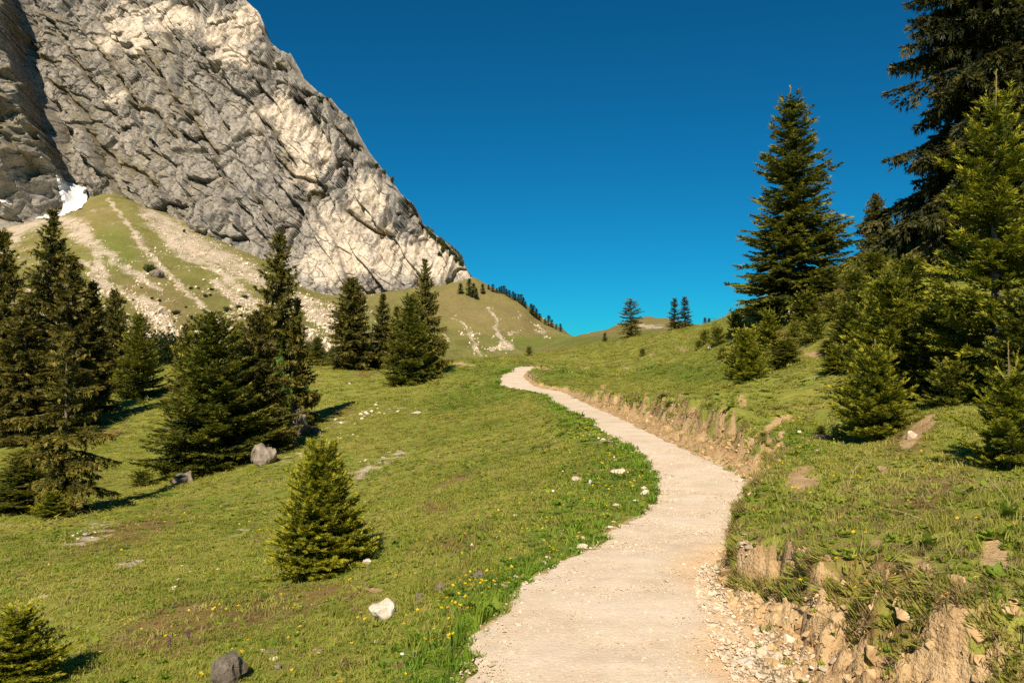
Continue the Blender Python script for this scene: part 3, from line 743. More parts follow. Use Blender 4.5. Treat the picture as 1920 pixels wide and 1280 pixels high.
def mat_bark():
    m = NT('spruce_bark')
    tc = m.n('TexCoord').outputs['Object']
    c = m.ramp(m.noise(14, 6, 0.7, tc), [(0.3, (0.085, 0.062, 0.045)), (0.55, (0.20, 0.155, 0.12)), (0.75, (0.36, 0.30, 0.245))])
    return m.done(c, 0.9, m.bump(m.noise(30, 4, 0.7, tc), 0.6, 0.02), 0.15)
M_BARK = mat_bark()
def mat_limb():
    m = NT('dark_limb'); return m.done((.075, .058, .042), .9, None, .1)
M_LIMB = mat_limb()
def mat_shoot():
    m = NT('fresh_shoot'); return m.done((0.34, 0.235, 0.055), 0.7, None, 0.2)
M_SHOOT = mat_shoot()

def sprig(kind, r):
    """a twig's needles as slim triangles; x runs along the twig"""
    T = []
    def tri(p, d, l, w, up=0.0):
        d = np.array(d, float); d /= np.linalg.norm(d)
        s = np.cross(d, (0, 0, 1.0)); s = s / (np.linalg.norm(s) + 1e-9)
        s = s * math.cos(up) + np.array((0, 0, 1.0)) * math.sin(up)
        p = np.array(p, float)
        T.append((p - s * w, p + s * w, p + d * l))
    if kind == 'spruce':
        for x, l in ((0.0, .62), (0.42, .52)):
            for sg in (-1, 1):
                tri((x, 0, 0), (1, sg * r.uniform(.5, .95), r.uniform(-.1, .35)), l, .12, r.uniform(-.5, .5))
        tri((0.0, 0, 0), (1, r.uniform(-.15, .15), .28), .75, .12, 1.1)
        tri((0.40, 0, 0), (1, 0, .05), .66, .12, r.uniform(-.3, .3))
    else:                                                      # leaf: two pointed lobes
        for a in (-.9, -.3, .35, .95):
            tri((0.15 * abs(a), 0, 0), (1, a, r.uniform(-.3, .3)), .75, .20, r.uniform(-.8, .8))
    return np.array(T)                                         # (k, 3, 3)

class Twigs:
    def __init__(self): self.o, self.d, self.l, self.t = [], [], [], []
    def add(self, o, d, l, t): self.o.append(o); self.d.append(d); self.l.append(l); self.t.append(t)
    def mesh(self, name, mat, r, cap, kind='spruce', flat=0.55):
        o, d, l, t = (np.concatenate(q) for q in (self.o, self.d, self.l, self.t))
        if len(o) > cap:
            k = r.permutation(len(o))[:cap]; o, d, l, t = o[k], d[k], l[k], t[k]
        n = len(o)
        d = d / np.linalg.norm(d, axis=1)[:, None]
        up = np.tile((0, 0, 1.0), (n, 1)) + r.normal(0, flat, (n, 3))
        s = np.cross(up, d); s /= np.linalg.norm(s, axis=1)[:, None] + 1e-9
        u = np.cross(d, s)
        tpl = np.stack([sprig(kind, r) for _ in range(6)])
        pick = r.integers(0, 6, n)
        T = tpl[pick]                                          # n, k, 3, 3
        V = o[:, None, None] + l[:, None, None, None] * (T[..., 0:1] * d[:, None, None] + T[..., 1:2] * s[:, None, None] + T[..., 2:3] * u[:, None, None])
        kk = T.shape[1]
        V = V.reshape(-1, 3)
        tint = np.repeat(np.clip(t[:, None] + r.normal(0, .05, (n, kk)), 0, 1).ravel(), 3)
        return mesh_from(name, V, np.arange(len(V)).reshape(-1, 3), {'tint': tint}, False, mat)

def tubes(name, paths, mats, sides=5):
    """tapered tubes: list of (points, radii, material index)"""
    V, F, MI = [], [], []
    base = 0
    for pts, rad, mi in paths:
        pts = np.asarray(pts, float); n = len(pts)
        tg = np.gradient(pts, axis=0); tg /= np.linalg.norm(tg, axis=1)[:, None] + 1e-9
        ref = np.where(np.abs(tg[:, 2:3]) > .9, np.array([[1., 0, 0]]), np.array([[0, 0, 1.]]))
        s = np.cross(tg, ref); s /= np.linalg.norm(s, axis=1)[:, None] + 1e-9
        u = np.cross(s, tg)
        k = sides if rad[0] > 0.012 else 3
        a = np.linspace(0, 2 * math.pi, k, endpoint=False)
        ring = pts[:, None] + np.asarray(rad)[:, None, None] * (np.cos(a)[None, :, None] * s[:, None] + np.sin(a)[None, :, None] * u[:, None])
        V.append(ring.reshape(-1, 3))
        for i in range(n - 1):
            for j in range(k):
                F.append((base + i * k + j, base + i * k + (j + 1) % k, base + (i + 1) * k + (j + 1) % k, base + (i + 1) * k + j)); MI.append(mi)
        base += n * k
    me = mesh_from(name, np.concatenate(V), np.array(F), None, True)
    for m in mats: me.materials.append(m)
    me.polygons.foreach_set('material_index', np.array(MI, np.int32))
    return me

def spruce(seed, H, R, sp, mat, cap=6500, bottom=0.02, shape=0.85, droop=0.12, lift_top=45, lift_low=2, tip=0.12, gap=0.0, per=7, leader=0.0, hang=0.0, tint=(0.25, 0.75), rad=None, whorl=None, lean=0.0, asym=0.0, asym_dir=0.0, shoots=0, irregular=0.18, limbs=True, bulge=0.0, skirt=2.2, vary=(.72, 1.12)):
    """trunk mesh and crown mesh of one conifer; sp = twig length"""
    r = np.random.default_rng(seed)
    tw = Twigs(); wood = []
    rad = rad or H * 0.016 + 0.006
    top = H * (1 - leader)
    zs = np.linspace(0, H, 14)
    bend = lambda z: np.array((lean * (z / H) ** 2 * H + 0.01 * H * math.sin(z * 2.3 / max(H, 1) + seed), 0.008 * H * math.cos(z * 3.1 / max(H, 1) + seed), 0)).T
    pts = np.array([bend(z) + (0, 0, z - 0.12 * min(1, H)) if i == 0 else bend(z) + (0, 0, z) for i, z in enumerate(zs)])
    wood.append((pts, [max(rad * (1 - z / H) ** 0.8, 0.003 + 0.0012 * H) for z in zs], 0))
    step = whorl or sp * 1.25
    z = bottom * H + sp * 0.3
    k = 0
    while z < top:
        f = 1 - (z - bottom * H) / (H - bottom * H)
        prof = min(f ** shape * (1 + bulge * math.sin(math.pi * f)), 1.0 + bulge)
        if f > 0.88: prof *= 1 - skirt * (f - 0.88)
        wn = per + (1 if f > .5 else 0)
        a0 = r.uniform(0, 6.28)
        wl = r.uniform(1 - irregular, 1 + irregular)
        for b in range(wn):
            if r.random() < gap: continue
            az = a0 + b * 6.283 / wn + r.normal(0, .22)
            L = R * prof * wl * r.uniform(*vary) * (1 + asym * math.cos(az - asym_dir)) + sp * 0.35
            el = math.radians(lift_low + (lift_top - lift_low) * (1 - f) ** 1.3 + r.normal(0, 7))
            zb = z + r.uniform(-.5, .5) * step
            t = np.linspace(0, 1, 7)
            dirv = np.array((math.cos(az), math.sin(az), 0)); sd = np.array((-math.sin(az), math.cos(az), 0))
            dr = droop * (0.4 + f)
            zo = L * (math.tan(el) * t - dr * t ** 2 + tip * t ** 3)
            side = L * 0.06 * r.normal() * t ** 2
            P = bend(zb) + np.array((0, 0, zb)) + (L * t)[:, None] * dirv + zo[:, None] * np.array((0, 0, 1.)) + side[:, None] * sd
            if limbs:
                rb = max(rad * (0.10 + 0.22 * f) * min(1, L / R + .2), 0.0035)
                wood.append((P[::2], [rb * (1 - .8 * q) for q in t[::2]], 2))
            # sprays either side of the branch
            m = max(int(L / (sp * 0.50)), 2)
            tt = np.clip(np.linspace(0.10, 1.0, m) + r.uniform(-.5, .5, m) / m, 0.06, 1.0)
            C = np.stack([np.interp(tt, t, P[:, i]) for i in range(3)], 1)
            T0 = np.gradient(P, axis=0); T0 /= np.linalg.norm(T0, axis=1)[:, None]
            Tg = np.stack([np.interp(tt, t, T0[:, i]) for i in range(3)], 1)
            br = r.uniform(-.12, .12)
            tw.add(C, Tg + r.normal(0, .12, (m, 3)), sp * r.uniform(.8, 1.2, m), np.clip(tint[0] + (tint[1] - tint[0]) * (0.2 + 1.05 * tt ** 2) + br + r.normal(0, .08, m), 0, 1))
            for sg in (-1, 1):
                ll = np.minimum(0.42 * L * (1.02 - tt) ** 0.75 * np.sin(np.clip(tt * 3.0, 0, 1.57)), 0.55 * R) * r.uniform(.7, 1.15, m)
                q = 0.0
                while True:
                    on = ll > q
                    if not on.any(): break
                    D = Tg * .75 + sg * sd * .85 + np.array((0, 0, -hang * (0.4 + q / (L + 1e-6)))) + r.normal(0, .14, (m, 3))
                    Dn = D / np.linalg.norm(D, axis=1)[:, None]
                    O = C + Dn * q
                    O[:, 2] -= hang * 0.5 * q
                    ends = np.clip(q / np.maximum(ll, 1e-6), 0, 1)
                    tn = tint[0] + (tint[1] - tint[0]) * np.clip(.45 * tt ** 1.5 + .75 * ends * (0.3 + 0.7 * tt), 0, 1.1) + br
                    tw.add(O[on], Dn[on], sp * r.uniform(.75, 1.2, on.sum()), np.clip(tn[on] + r.normal(0, .08, on.sum()), 0, 1))
                    if hang > 0.3 and r.random() < .5:
                        tw.add(O[on], Dn[on] * .3 + np.array((0, 0, -1.)), sp * r.uniform(.8, 1.5, on.sum()), np.clip(tn[on] - .12, 0, 1))
                    q += sp * 0.62
        z += step * (0.75 + 0.5 * f) * r.uniform(.85, 1.15)
        k += 1
    # leading shoot(s)
    tipz = pts[-1]
    if leader > 0:
        wood.append(([bend(top * .97) + (0, 0, top * .97), bend(H) + (0, 0, H * .985), bend(H) + (0, 0, H)], [.005 + .0016 * H, .004 + .001 * H, .002], 1))
        nz = max(int(leader * H / (sp * .35)), 2)
        zz = np.linspace(top, H, nz)
        O = np.array([bend(q) + (0, 0, q) for q in zz])
        a = r.uniform(0, 6.28, nz)
        tw.add(O, np.stack([np.cos(a) * .5, np.sin(a) * .5, np.full(nz, 1.0)], 1), np.full(nz, sp * .45), np.full(nz, min(1.0, tint[1] + .1)))
        for i in range(shoots):
            a = i * 6.283 / max(shoots, 1) + r.uniform(0, 1.5); zb = top * r.uniform(.93, 1.0); Ls = leader * H * r.uniform(.5, .85); ro = r.uniform(.25, .6)
            b0 = bend(zb) + (0, 0, zb)
            Q = np.array([b0, b0 + (math.cos(a) * Ls * ro * .7, math.sin(a) * Ls * ro * .7, Ls * .45), b0 + (math.cos(a) * Ls * ro, math.sin(a) * Ls * ro, Ls)])
            wood.append((Q, [.003 + .001 * H, .0025 + .0006 * H, .0015], 1))
            ns = max(int(Ls / (sp * .4)), 2); u_ = np.linspace(0.1, 1, ns)
            O = np.stack([np.interp(u_, (0, .5, 1), Q[:, i]) for i in range(3)], 1); aa = r.uniform(0, 6.28, ns)
            tw.add(O, np.stack([np.cos(aa) * .6, np.sin(aa) * .6, np.full(ns, .9)], 1), np.full(ns, sp * .42), np.full(ns, min(1.0, tint[1] + .15)))
    else:
        tw.add(np.repeat(tipz[None], 5, 0) - np.array([[0, 0, q * sp * .5] for q in range(5)]), np.stack([r.normal(0, .35, 5), r.normal(0, .35, 5), np.ones(5)], 1), np.full(5, sp), np.full(5, tint[1]))
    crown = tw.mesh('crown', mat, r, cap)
    trunk = tubes('trunk', wood, [M_BARK, M_SHOOT, M_LIMB])
    return dict(trunk=trunk, crown=crown, H=H, R=R)

def shrub(seed, H, R, sp, mat, n=900, kind='spruce', stems=9, tint=(.2, .75)):
    """a low bush: stems that spread from the root with sprays in lobes"""
    r = np.random.default_rng(seed)
    tw = Twigs(); wood = []
    for i in range(stems):
        az = r.uniform(0, 6.28); el = math.radians(r.uniform(25, 85)); L = r.uniform(.6, 1.0)
        tipp = np.array((math.cos(az) * math.cos(el) * R * L, math.sin(az) * math.cos(el) * R * L, H * L * (0.35 + .6 * math.sin(el))))
        midp = tipp * .5 + np.array((0, 0, .08 * H))
        wood.append((np.array([(0, 0, -.06), midp * .5, midp, tipp]), [.012 * H + .006, .010 * H + .004, .007 * H + .003, .002], 0))
        m = n // stems
        q = r.uniform(.15, 1.0, m) ** .7
        O = tipp * q[:, None] + r.normal(0, 1, (m, 3)) * np.array((.24 * R, .24 * R, .16 * H)) * (0.5 + .6 * q[:, None])
        O[:, 2] = np.maximum(O[:, 2], .02)
        D = np.stack([O[:, 0] / R, O[:, 1] / R, np.full(m, .55)], 1) + r.normal(0, .4, (m, 3))
        tw.add(O, D, sp * r.uniform(.7, 1.25, m), np.clip(tint[0] + (tint[1] - tint[0]) * (0.3 * q + .7 * np.clip(O[:, 2] / H, 0, 1)) + r.normal(0, .1, m), 0, 1))
    return dict(trunk=tubes('trunk', wood, [M_BARK]), crown=tw.mesh('crown', mat, r, n, kind, .8), H=H, R=R)

PROTO = {
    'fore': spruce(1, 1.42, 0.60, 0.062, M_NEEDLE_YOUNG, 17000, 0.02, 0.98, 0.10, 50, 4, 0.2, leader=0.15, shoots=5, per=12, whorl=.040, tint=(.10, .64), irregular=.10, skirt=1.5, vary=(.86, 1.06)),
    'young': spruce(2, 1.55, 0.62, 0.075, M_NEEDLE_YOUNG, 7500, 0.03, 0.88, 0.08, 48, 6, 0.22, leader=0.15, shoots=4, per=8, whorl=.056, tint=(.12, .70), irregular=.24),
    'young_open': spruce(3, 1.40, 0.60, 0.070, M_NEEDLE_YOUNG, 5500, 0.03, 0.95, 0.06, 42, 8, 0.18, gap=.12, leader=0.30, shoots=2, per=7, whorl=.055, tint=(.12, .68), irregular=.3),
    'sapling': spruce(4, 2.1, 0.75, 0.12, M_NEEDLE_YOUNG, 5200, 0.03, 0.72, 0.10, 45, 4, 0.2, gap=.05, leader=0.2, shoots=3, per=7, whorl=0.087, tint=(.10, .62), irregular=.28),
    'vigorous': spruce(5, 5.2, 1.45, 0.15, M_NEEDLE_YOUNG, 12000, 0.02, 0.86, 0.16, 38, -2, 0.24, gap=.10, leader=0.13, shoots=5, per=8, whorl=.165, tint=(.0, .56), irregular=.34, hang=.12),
    'shaded': spruce(25, 2.1, 0.75, 0.12, M_NEEDLE_MID, 5200, 0.03, 0.80, 0.10, 45, 4, 0.2, gap=.05, leader=0.16, shoots=3, per=8, whorl=.085, tint=(.0, .60), irregular=.3),  # like the sapling, with shade put into the darker needle colour
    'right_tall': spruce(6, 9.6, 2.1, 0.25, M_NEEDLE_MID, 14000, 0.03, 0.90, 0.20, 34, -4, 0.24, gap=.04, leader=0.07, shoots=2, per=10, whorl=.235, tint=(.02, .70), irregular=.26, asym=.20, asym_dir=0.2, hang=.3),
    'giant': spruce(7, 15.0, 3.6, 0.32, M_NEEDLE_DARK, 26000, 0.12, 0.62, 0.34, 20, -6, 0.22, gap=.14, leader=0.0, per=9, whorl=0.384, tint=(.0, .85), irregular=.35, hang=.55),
    'tall_a': spruce(8, 11.0, 2.2, 0.30, M_NEEDLE_OLD, 9000, 0.05, 0.85, 0.26, 28, -6, 0.2, gap=.16, per=7, whorl=0.310, tint=(.05, .8), irregular=.35, hang=.4),
    'tall_b': spruce(9, 9.0, 1.8, 0.27, M_NEEDLE_OLD, 8500, 0.03, 0.88, 0.24, 30, -4, 0.2, gap=.12, per=7, whorl=0.260, tint=(.05, .75), irregular=.35, hang=.4),
    'tall_brown': spruce(10, 9.5, 2.0, 0.28, M_NEEDLE_BROWN, 8500, 0.05, 0.82, 0.26, 28, -6, 0.2, gap=.16, per=7, whorl=0.279, tint=(.05, .75), irregular=.4, hang=.45),
    'column': spruce(11, 7.5, 1.7, 0.25, M_NEEDLE_OLD, 8500, 0.03, 0.72, 0.24, 34, -4, 0.2, gap=.08, per=8, whorl=0.223, tint=(.05, .75), irregular=.3, hang=.35),
    'sparse': spruce(12, 4.2, 1.25, 0.15, M_NEEDLE_OLD, 4800, 0.06, 0.80, 0.30, 30, -10, 0.16, gap=.50, per=6, whorl=0.149, tint=(.10, .85), irregular=.5, hang=.5, rad=.075),
    'dense': spruce(13, 5.0, 1.75, 0.18, M_NEEDLE_MID, 12000, 0.02, 0.74, 0.16, 40, 2, 0.26, gap=.0, per=9, whorl=0.174, tint=(.06, .66), irregular=.28, hang=.15, bulge=.1),
    'dense_brown': spruce(14, 5.0, 1.2, 0.18, M_NEEDLE_BROWN, 8000, 0.03, 0.72, 0.2, 38, -2, 0.2, gap=.08, per=7, whorl=0.174, tint=(.06, .72), irregular=.3, hang=.35),
    'bush': spruce(15, 0.85, 0.55, 0.10, M_NEEDLE_MID, 1700, 0.03, 0.45, 0.08, 45, 8, 0.15, per=7, whorl=0.068, tint=(.12, .72), irregular=.35, limbs=False),
    'far_a': spruce(16, 4.0, 0.85, 0.34, M_NEEDLE_FAR, 700, 0.02, 0.75, 0.12, 35, 0, 0.1, per=6, whorl=0.211, limbs=False),
    'far_b': spruce(17, 4.0, 0.70, 0.34, M_NEEDLE_FAR, 600, 0.02, 0.60, 0.12, 35, 0, 0.1, gap=.12, per=6, whorl=0.211, limbs=False, irregular=.4),
    'crest_brown': spruce(18, 5.0, 1.35, 0.26, M_NEEDLE_BROWN, 2600, 0.04, 0.50, 0.18, 30, -4, 0.1, gap=.16, per=7, whorl=0.236, limbs=False, irregular=.4),
    'crest_green': spruce(19, 5.0, 1.05, 0.26, M_NEEDLE_DARK, 2200, 0.02, 0.72, 0.14, 34, 0, 0.1, gap=.06, per=7, whorl=0.223, limbs=False, irregular=.3),
    'scrub': shrub(20, 1.6, 1.6, 0.42, M_SCRUB, 700),
    'alder': shrub(21, 1.8, 1.5, 0.22, M_ALDER, 1800, 'leaf', 11),
    'leafy': shrub(22, 2.4, 0.75, 0.16, M_LEAF, 1500, 'leaf', 8, (.3, .9)),
}

def plant(name, proto, px, d, top, hw, label, cat, base=None, group=None, rz=None, x=None, H=None):
    """stand a plant on the ground at a column of the photograph and a distance; its height reaches the given row"""
    pr = PROTO[proto]
    if base is not None:
        g = ground_at(px, base, 2.5, 120)
        if g is None: return None
        xx, d, zg = g
    else:
        xx = (px - 960.0) / FPX * d * 1.0
        zg = ground_z(xx, d)
    if H is None:
        H = at(px, top, d)[2] - zg
    Rw = hw * d / FPX
    e = link(name, None, loc=(xx, d, zg - 0.01 * H), label=label, cat=cat, group=group)
    e.empty_display_size = 0.2
    e.rotation_euler = (0, 0, rz if rz is not None else random.uniform(0, 6.28))
    e.scale = (Rw / pr['R'], Rw / pr['R'], H / pr['H'])
    link('trunk', pr['trunk'], e); link('crown', pr['crown'], e)
    return e

G_LEFT, G_MID, G_YOUNG, G_RIDGE, G_BUSH = 'spruces in the hollow left of the meadow', 'spruces at the edge of the meadow below the cliff', 'young spruces on the bank beside the path', 'small trees along the ridge below the cliff', 'low bushes on the meadow'
# left of the meadow
plant('spruce_tree', 'tall_b', 2, 40, 432, 74, 'tall dark spruce cut off by the left edge of the picture', 'tree', group=G_LEFT)
plant('spruce_tree', 'tall_a', 92, 44, 398, 82, 'tallest brownish spruce of the left stand, its thin top against the scree', 'tree', group=G_LEFT)
plant('spruce_tree', 'tall_brown', 132, 41, 478, 74, 'brown tinged spruce in front of the tallest one in the left stand', 'tree', group=G_LEFT)
plant('spruce_tree', 'tall_b', 172, 47, 528, 50, 'narrow spruce at the inner side of the left stand', 'tree', group=G_LEFT)
plant('spruce_tree', 'tall_brown', 45, 36, 560, 80, 'low broad brown spruce filling the front of the left stand', 'tree', group=G_LEFT)
plant('spruce_tree', 'column', 214, 60, 545, 38, 'thin dark spruce between the left stand and the small green spruce', 'tree', group=G_LEFT)
plant('spruce_tree', 'dense', 258, 54, 592, 50, 'small green spruce standing alone behind the sparse one', 'tree', group=G_LEFT)
plant('spruce_tree', 'sparse', 128, 18, 628, 96, 'sparse spruce with a pale bare trunk showing, on the left slope', 'tree', group=G_LEFT)
plant('spruce_tree', 'dense', 52, 19, 845, 84, 'broad low spruce at the foot of the sparse one by the left edge', 'tree', group=G_LEFT)
plant('spruce_tree', 'young', 102, 16.6, 915, 36, 'bright little spruce under the sparse spruce', 'tree', group=G_LEFT)
# cluster by the boulder
plant('spruce_tree', 'dense', 395, 24.5, 592, 126, 'broad dense green spruce left of the boulder', 'tree', group=G_LEFT)
plant('spruce_tree', 'dense_brown', 482, 26, 588, 76, 'brown tinged spruce right behind the boulder', 'tree', group=G_LEFT)
plant('spruce_tree', 'tall_b', 526, 33, 436, 72, 'tall spruce rising highest above the boulder cluster', 'tree', group=G_LEFT)
plant('spruce_tree', 'tall_b', 556, 35, 560, 42, 'short spruce leaning out on the uphill side of the boulder cluster', 'tree', group=G_LEFT)
plant('spruce_tree', 'column', 350, 30, 612, 48, 'slim spruce at the left shoulder of the boulder cluster', 'tree', group=G_LEFT)
plant('spruce_tree', 'column', 448, 31, 606, 40, 'slim spruce top between the two largest of the boulder cluster', 'tree', group=G_LEFT)
plant('broadleaf_sapling', 'leafy', 524, 29.5, 652, 26, 'fresh green broadleaf sapling among the dark boulder cluster', 'tree')
# edge of the meadow
plant('spruce_tree', 'column', 658, 60, 522, 52, 'stout dark spruce left of the slim pair below the cliff', 'tree', group=G_MID)
plant('spruce_tree', 'tall_b', 716, 63, 550, 32, 'slim spruce right of the stout dark one', 'tree', group=G_MID)
plant('spruce_tree', 'tall_b', 742, 62, 574, 28, 'shorter slim spruce beside the full green one', 'tree', group=G_MID)
plant('spruce_tree', 'dense', 768, 49, 556, 54, 'full green spruce with branches to the ground at the meadow edge', 'tree', group=G_MID)
plant('spruce_tree', 'tall_a', 798, 54, 488, 42, 'airy spruce with upswept open top behind the full green one', 'tree', group=G_MID)
plant('spruce_tree', 'dense', 596, 64, 632, 26, 'small spruce between the boulder cluster and the stout dark spruce', 'tree', group=G_MID)
plant('spruce_tree', 'dense', 560, 60, 655, 22, 'tiny spruce half hidden by the boulder cluster', 'tree', group=G_MID)
for i, (px, d, top, hw, lb) in enumerate(((312, 84, 622, 46, 'grey green alder thicket behind the small lone spruce'), (372, 88, 640, 40, 'alder bush behind the broad dense spruce'), (585, 84, 640, 22, 'round alder bush at the foot of the pale scree'), (625, 90, 648, 20, 'alder bush left of the stout dark spruce'), (240, 90, 640, 40, 'alder bush behind the left stand'), (690, 86, 640, 26, 'alder bush between the stout spruce and the slim one'))):
    plant('alder_bush', 'alder', px, d, top, hw, lb, 'bush', group='alder bushes at the foot of the scree')
# young spruces in the foreground
plant('young_spruce', 'fore', 602, 9.0, 808, 104, 'compact young spruce standing alone on the meadow left of the path', 'tree', group=None, rz=.4)
plant('young_spruce', 'young', 40, 5.6, 1122, 92, 'bright young spruce in the lower left corner', 'tree', rz=2.0)
# right of the path
plant('spruce_tree', 'giant', 1842, 25, 0, 172, 'huge dark spruce towering out of the top right corner', 'tree', H=15.5, rz=1.0)
plant('spruce_tree', 'giant', 1960, 29, 0, 190, 'second huge dark spruce cut off by the right edge', 'tree', H=14.0, rz=3.0)
plant('spruce_tree', 'right_tall', 1480, 32, 160, 122, 'tall green spruce standing alone on the crest right of the path', 'tree', rz=0.0)
plant('spruce_tree', 'column', 1646, 47, 366, 40, 'small spruce on the crest between the tall green and the huge dark ones', 'tree')
plant('spruce_tree', 'column', 1702, 50, 400, 34, 'spruce half hidden under the huge dark one', 'tree')
plant('spruce_tree', 'vigorous', 1874, 12, 128, 158, 'vigorous light green spruce with a long leader at the right edge', 'tree', rz=.8)
plant('young_spruce', 'sapling', 1668, 14, 488, 92, 'young spruce with several upright leaders right of the path', 'tree', group=G_YOUNG)
plant('young_spruce', 'young', 1640, 11.5, 632, 80, 'bright young spruce just above the bare earth patch', 'tree', group=G_YOUNG)
plant('young_spruce', 'young_open', 1888, 8, 640, 92, 'open young spruce with a long bare leader near the right edge', 'tree', group=G_YOUNG)
plant('young_spruce', 'young', 1396, 20, 606, 48, 'bright young spruce with a tall leader beside the sunlit bank', 'tree', group=G_YOUNG)
plant('young_spruce', 'shaded', 1468, 21, 630, 42, 'duller young spruce right behind the one with the tall leader', 'tree', group=G_YOUNG)
plant('young_spruce', 'sapling', 1568, 17.5, 640, 34, 'small young spruce left of the one with several leaders', 'tree', group=G_YOUNG)
plant('young_spruce', 'shaded', 1760, 13.5, 560, 70, 'shaded young spruce between the leader spruce and the vigorous one', 'tree', group=G_YOUNG)
plant('young_spruce', 'shaded', 1590, 19.5, 560, 44, 'young spruce upslope of the small one', 'tree', group=G_YOUNG)
plant('young_spruce', 'shaded', 1514, 27, 540, 34, 'young spruce at the foot of the tall green one', 'tree', group=G_YOUNG)
plant('young_spruce', 'sapling', 1444, 28, 572, 26, 'young spruce under the left side of the tall green one', 'tree', group=G_YOUNG)
plant('young_spruce', 'shaded', 1552, 29, 498, 34, 'young spruce right of the tall green one on the crest', 'tree', group=G_YOUNG)
for px, d, top, hw, lb in ((1790, 13.2, 610, 66, 'shaded young spruce at the foot of the vigorous one'), (1722, 15.5, 600, 52, 'young spruce right behind the leader spruce'), (1610, 22, 540, 40, 'young spruce above the leader spruce on the slope'), (1668, 19, 500, 46, 'young spruce peeping over the leader spruce'), (1712, 22, 470, 50, 'young spruce at the edge of the deep shade'), (1930, 10.5, 520, 80, 'young spruce at the right edge below the vigorous one')):
    plant('young_spruce', 'shaded', px, d, top, hw, lb, 'tree', group=G_YOUNG)
for px, py, top, hw, lb in ((1345, 648, 618, 18, 'low bush on the slope left of the tall green spruce'), (1322, 645, 622, 12, 'smaller low bush beside the slope bush'), (1380, 630, 590, 20, 'low bush just under the crest'), (1355, 672, 655, 12, 'tiny bush below the slope bushes'), (1310, 655, 640, 9, 'lowest tiny bush of the slope'), (1205, 668, 655, 8, 'small round bush alone on the open slope'),
                            (992, 668, 652, 8, 'tiny dark bush on the meadow crest'), (1430, 655, 615, 24, 'bush in the shade of the tall green spruce'), (1480, 600, 560, 30, 'dark bush below the tall green spruce'), (1600, 560, 515, 32, 'bush on the upper slope under the crest'), (1545, 520, 490, 26, 'bush high on the crest slope'), (1660, 590, 540, 40, 'bush above the leader spruce'),
                            (1490, 645, 610, 18, 'bush in the grass between the two upper young spruces'), (1600, 700, 650, 26, 'bush left of the leader spruce'), (265, 912, 885, 26, 'low dark bush in front of the broad dense spruce'), (312, 900, 880, 14, 'small bush at the foot of the broad dense spruce'), (1430, 825, 812, 12, 'little spruce seedling by the bare earth track'), (1540, 815, 800, 12, 'little seedling near the grey log'), (1735, 690, 600, 50, 'dark bush behind the bright young spruce'), (410, 875, 850, 30, 'low branches bush at the cluster foot'), (1528, 640, 600, 30, 'bush midway up the right slope'), (1560, 600, 560, 28, 'bush below the upper slope bush'), (1620, 640, 590, 34, 'bush upslope of the small young spruce'), (1580, 690, 655, 22, 'bush beside the small young spruce'), (1520, 600, 575, 22, 'bush right below the tall green spruce'), (1700, 650, 590, 44, 'dark bush right of the leader spruce'), (1640, 520, 480, 36, 'bush under the crest spruce'), (1690, 560, 500, 44, 'bush in the edge of the deep shade'), (1450, 610, 580, 26, 'bush at the left foot of the tall green spruce'), (1780, 760, 690, 44, 'dark bush behind the flowers of the right bank'), (1550, 660, 640, 16, 'small bush above the worn patch'), (1410, 640, 612, 20, 'bush behind the tall leader young spruce')):
    plant('low_bush', 'bush', px, 0, top, hw, lb, 'bush', base=py, group=G_BUSH)
# skyline of the meadow
plant('spruce_tree', 'crest_brown', 1183, 88, 562, 24, 'brownish spruce alone on the skyline of the meadow', 'tree')
plant('spruce_tree', 'crest_green', 1265, 82, 560, 14, 'left one of the slim skyline pair', 'tree', group='skyline trees')
plant('spruce_tree', 'crest_green', 1284, 84, 558, 15, 'right one of the slim skyline pair', 'tree', group='skyline trees')
plant('spruce_tree', 'crest_green', 1134, 100, 624, 7, 'little spruce on the skyline left of the brownish one', 'tree', group='skyline trees')
plant('spruce_tree', 'far_a', 1322, 120, 597, 6, 'left tip of two treetops peeping over the crest', 'tree', group='skyline trees')
plant('spruce_tree', 'far_a', 1330, 121, 598, 6, 'right tip of two treetops peeping over the crest', 'tree', group='skyline trees')
# along the ridge under the cliff
ORD = 'first second third fourth fifth sixth seventh eighth ninth tenth eleventh twelfth thirteenth fourteenth fifteenth sixteenth seventeenth eighteenth nineteenth twentieth twenty-first twenty-second twenty-third'.split()
RIDGE_TREES = [(863, 312, 532, 6, 'lone small tree on the slope right under the cliff'), (880, 312, 524, 7, 'tallest of the dark trees under the end of the cliff'), (888, 310, 532, 6, 'dark tree leaning on the tallest under the cliff end'), (893, 309, 541, 5, 'small tree at the foot of the cliff end trees'), (905, 318, 533, 5, 'rounded tree right of the cliff end trees')]
for px, d, top, hw, lb in RIDGE_TREES:
    plant('spruce_tree', 'far_a', px, d, top, hw, lb, 'tree', group=G_RIDGE)
for i, (px, h) in enumerate(((916, 8), (924, 12), (931, 8), (936, 10), (940, 12), (945, 14), (950, 11), (955, 12), (962, 14), (966, 12), (972, 13), (977, 16), (981, 14), (985, 10), (996, 16), (1000, 17), (1006, 16), (1012, 11), (1022, 9), (1029, 16), (1035, 12), (1043, 8), (1051, 12))):
    d = float(np.interp(px, [888, 940, 985, 1040, 1066], [335, 322, 312, 298, 292])) + 1.0
    plant('spruce_tree', 'far_b' if i % 2 else 'far_a', px, d, 0, h * 0.26 + 0.8, 'tiny dark spruce on the ridge line, ' + ORD[i] + ' in the row counted from the cliff', 'tree', group='row of spruces on the ridge', H=h * d / FPX * 1.15)

# ------------------------------------------------------------------ scatter helpers
def scatter_group(name, objs):
    c = bpy.data.collections.new(name)
    for o in objs: c.objects.link(o)
    return c

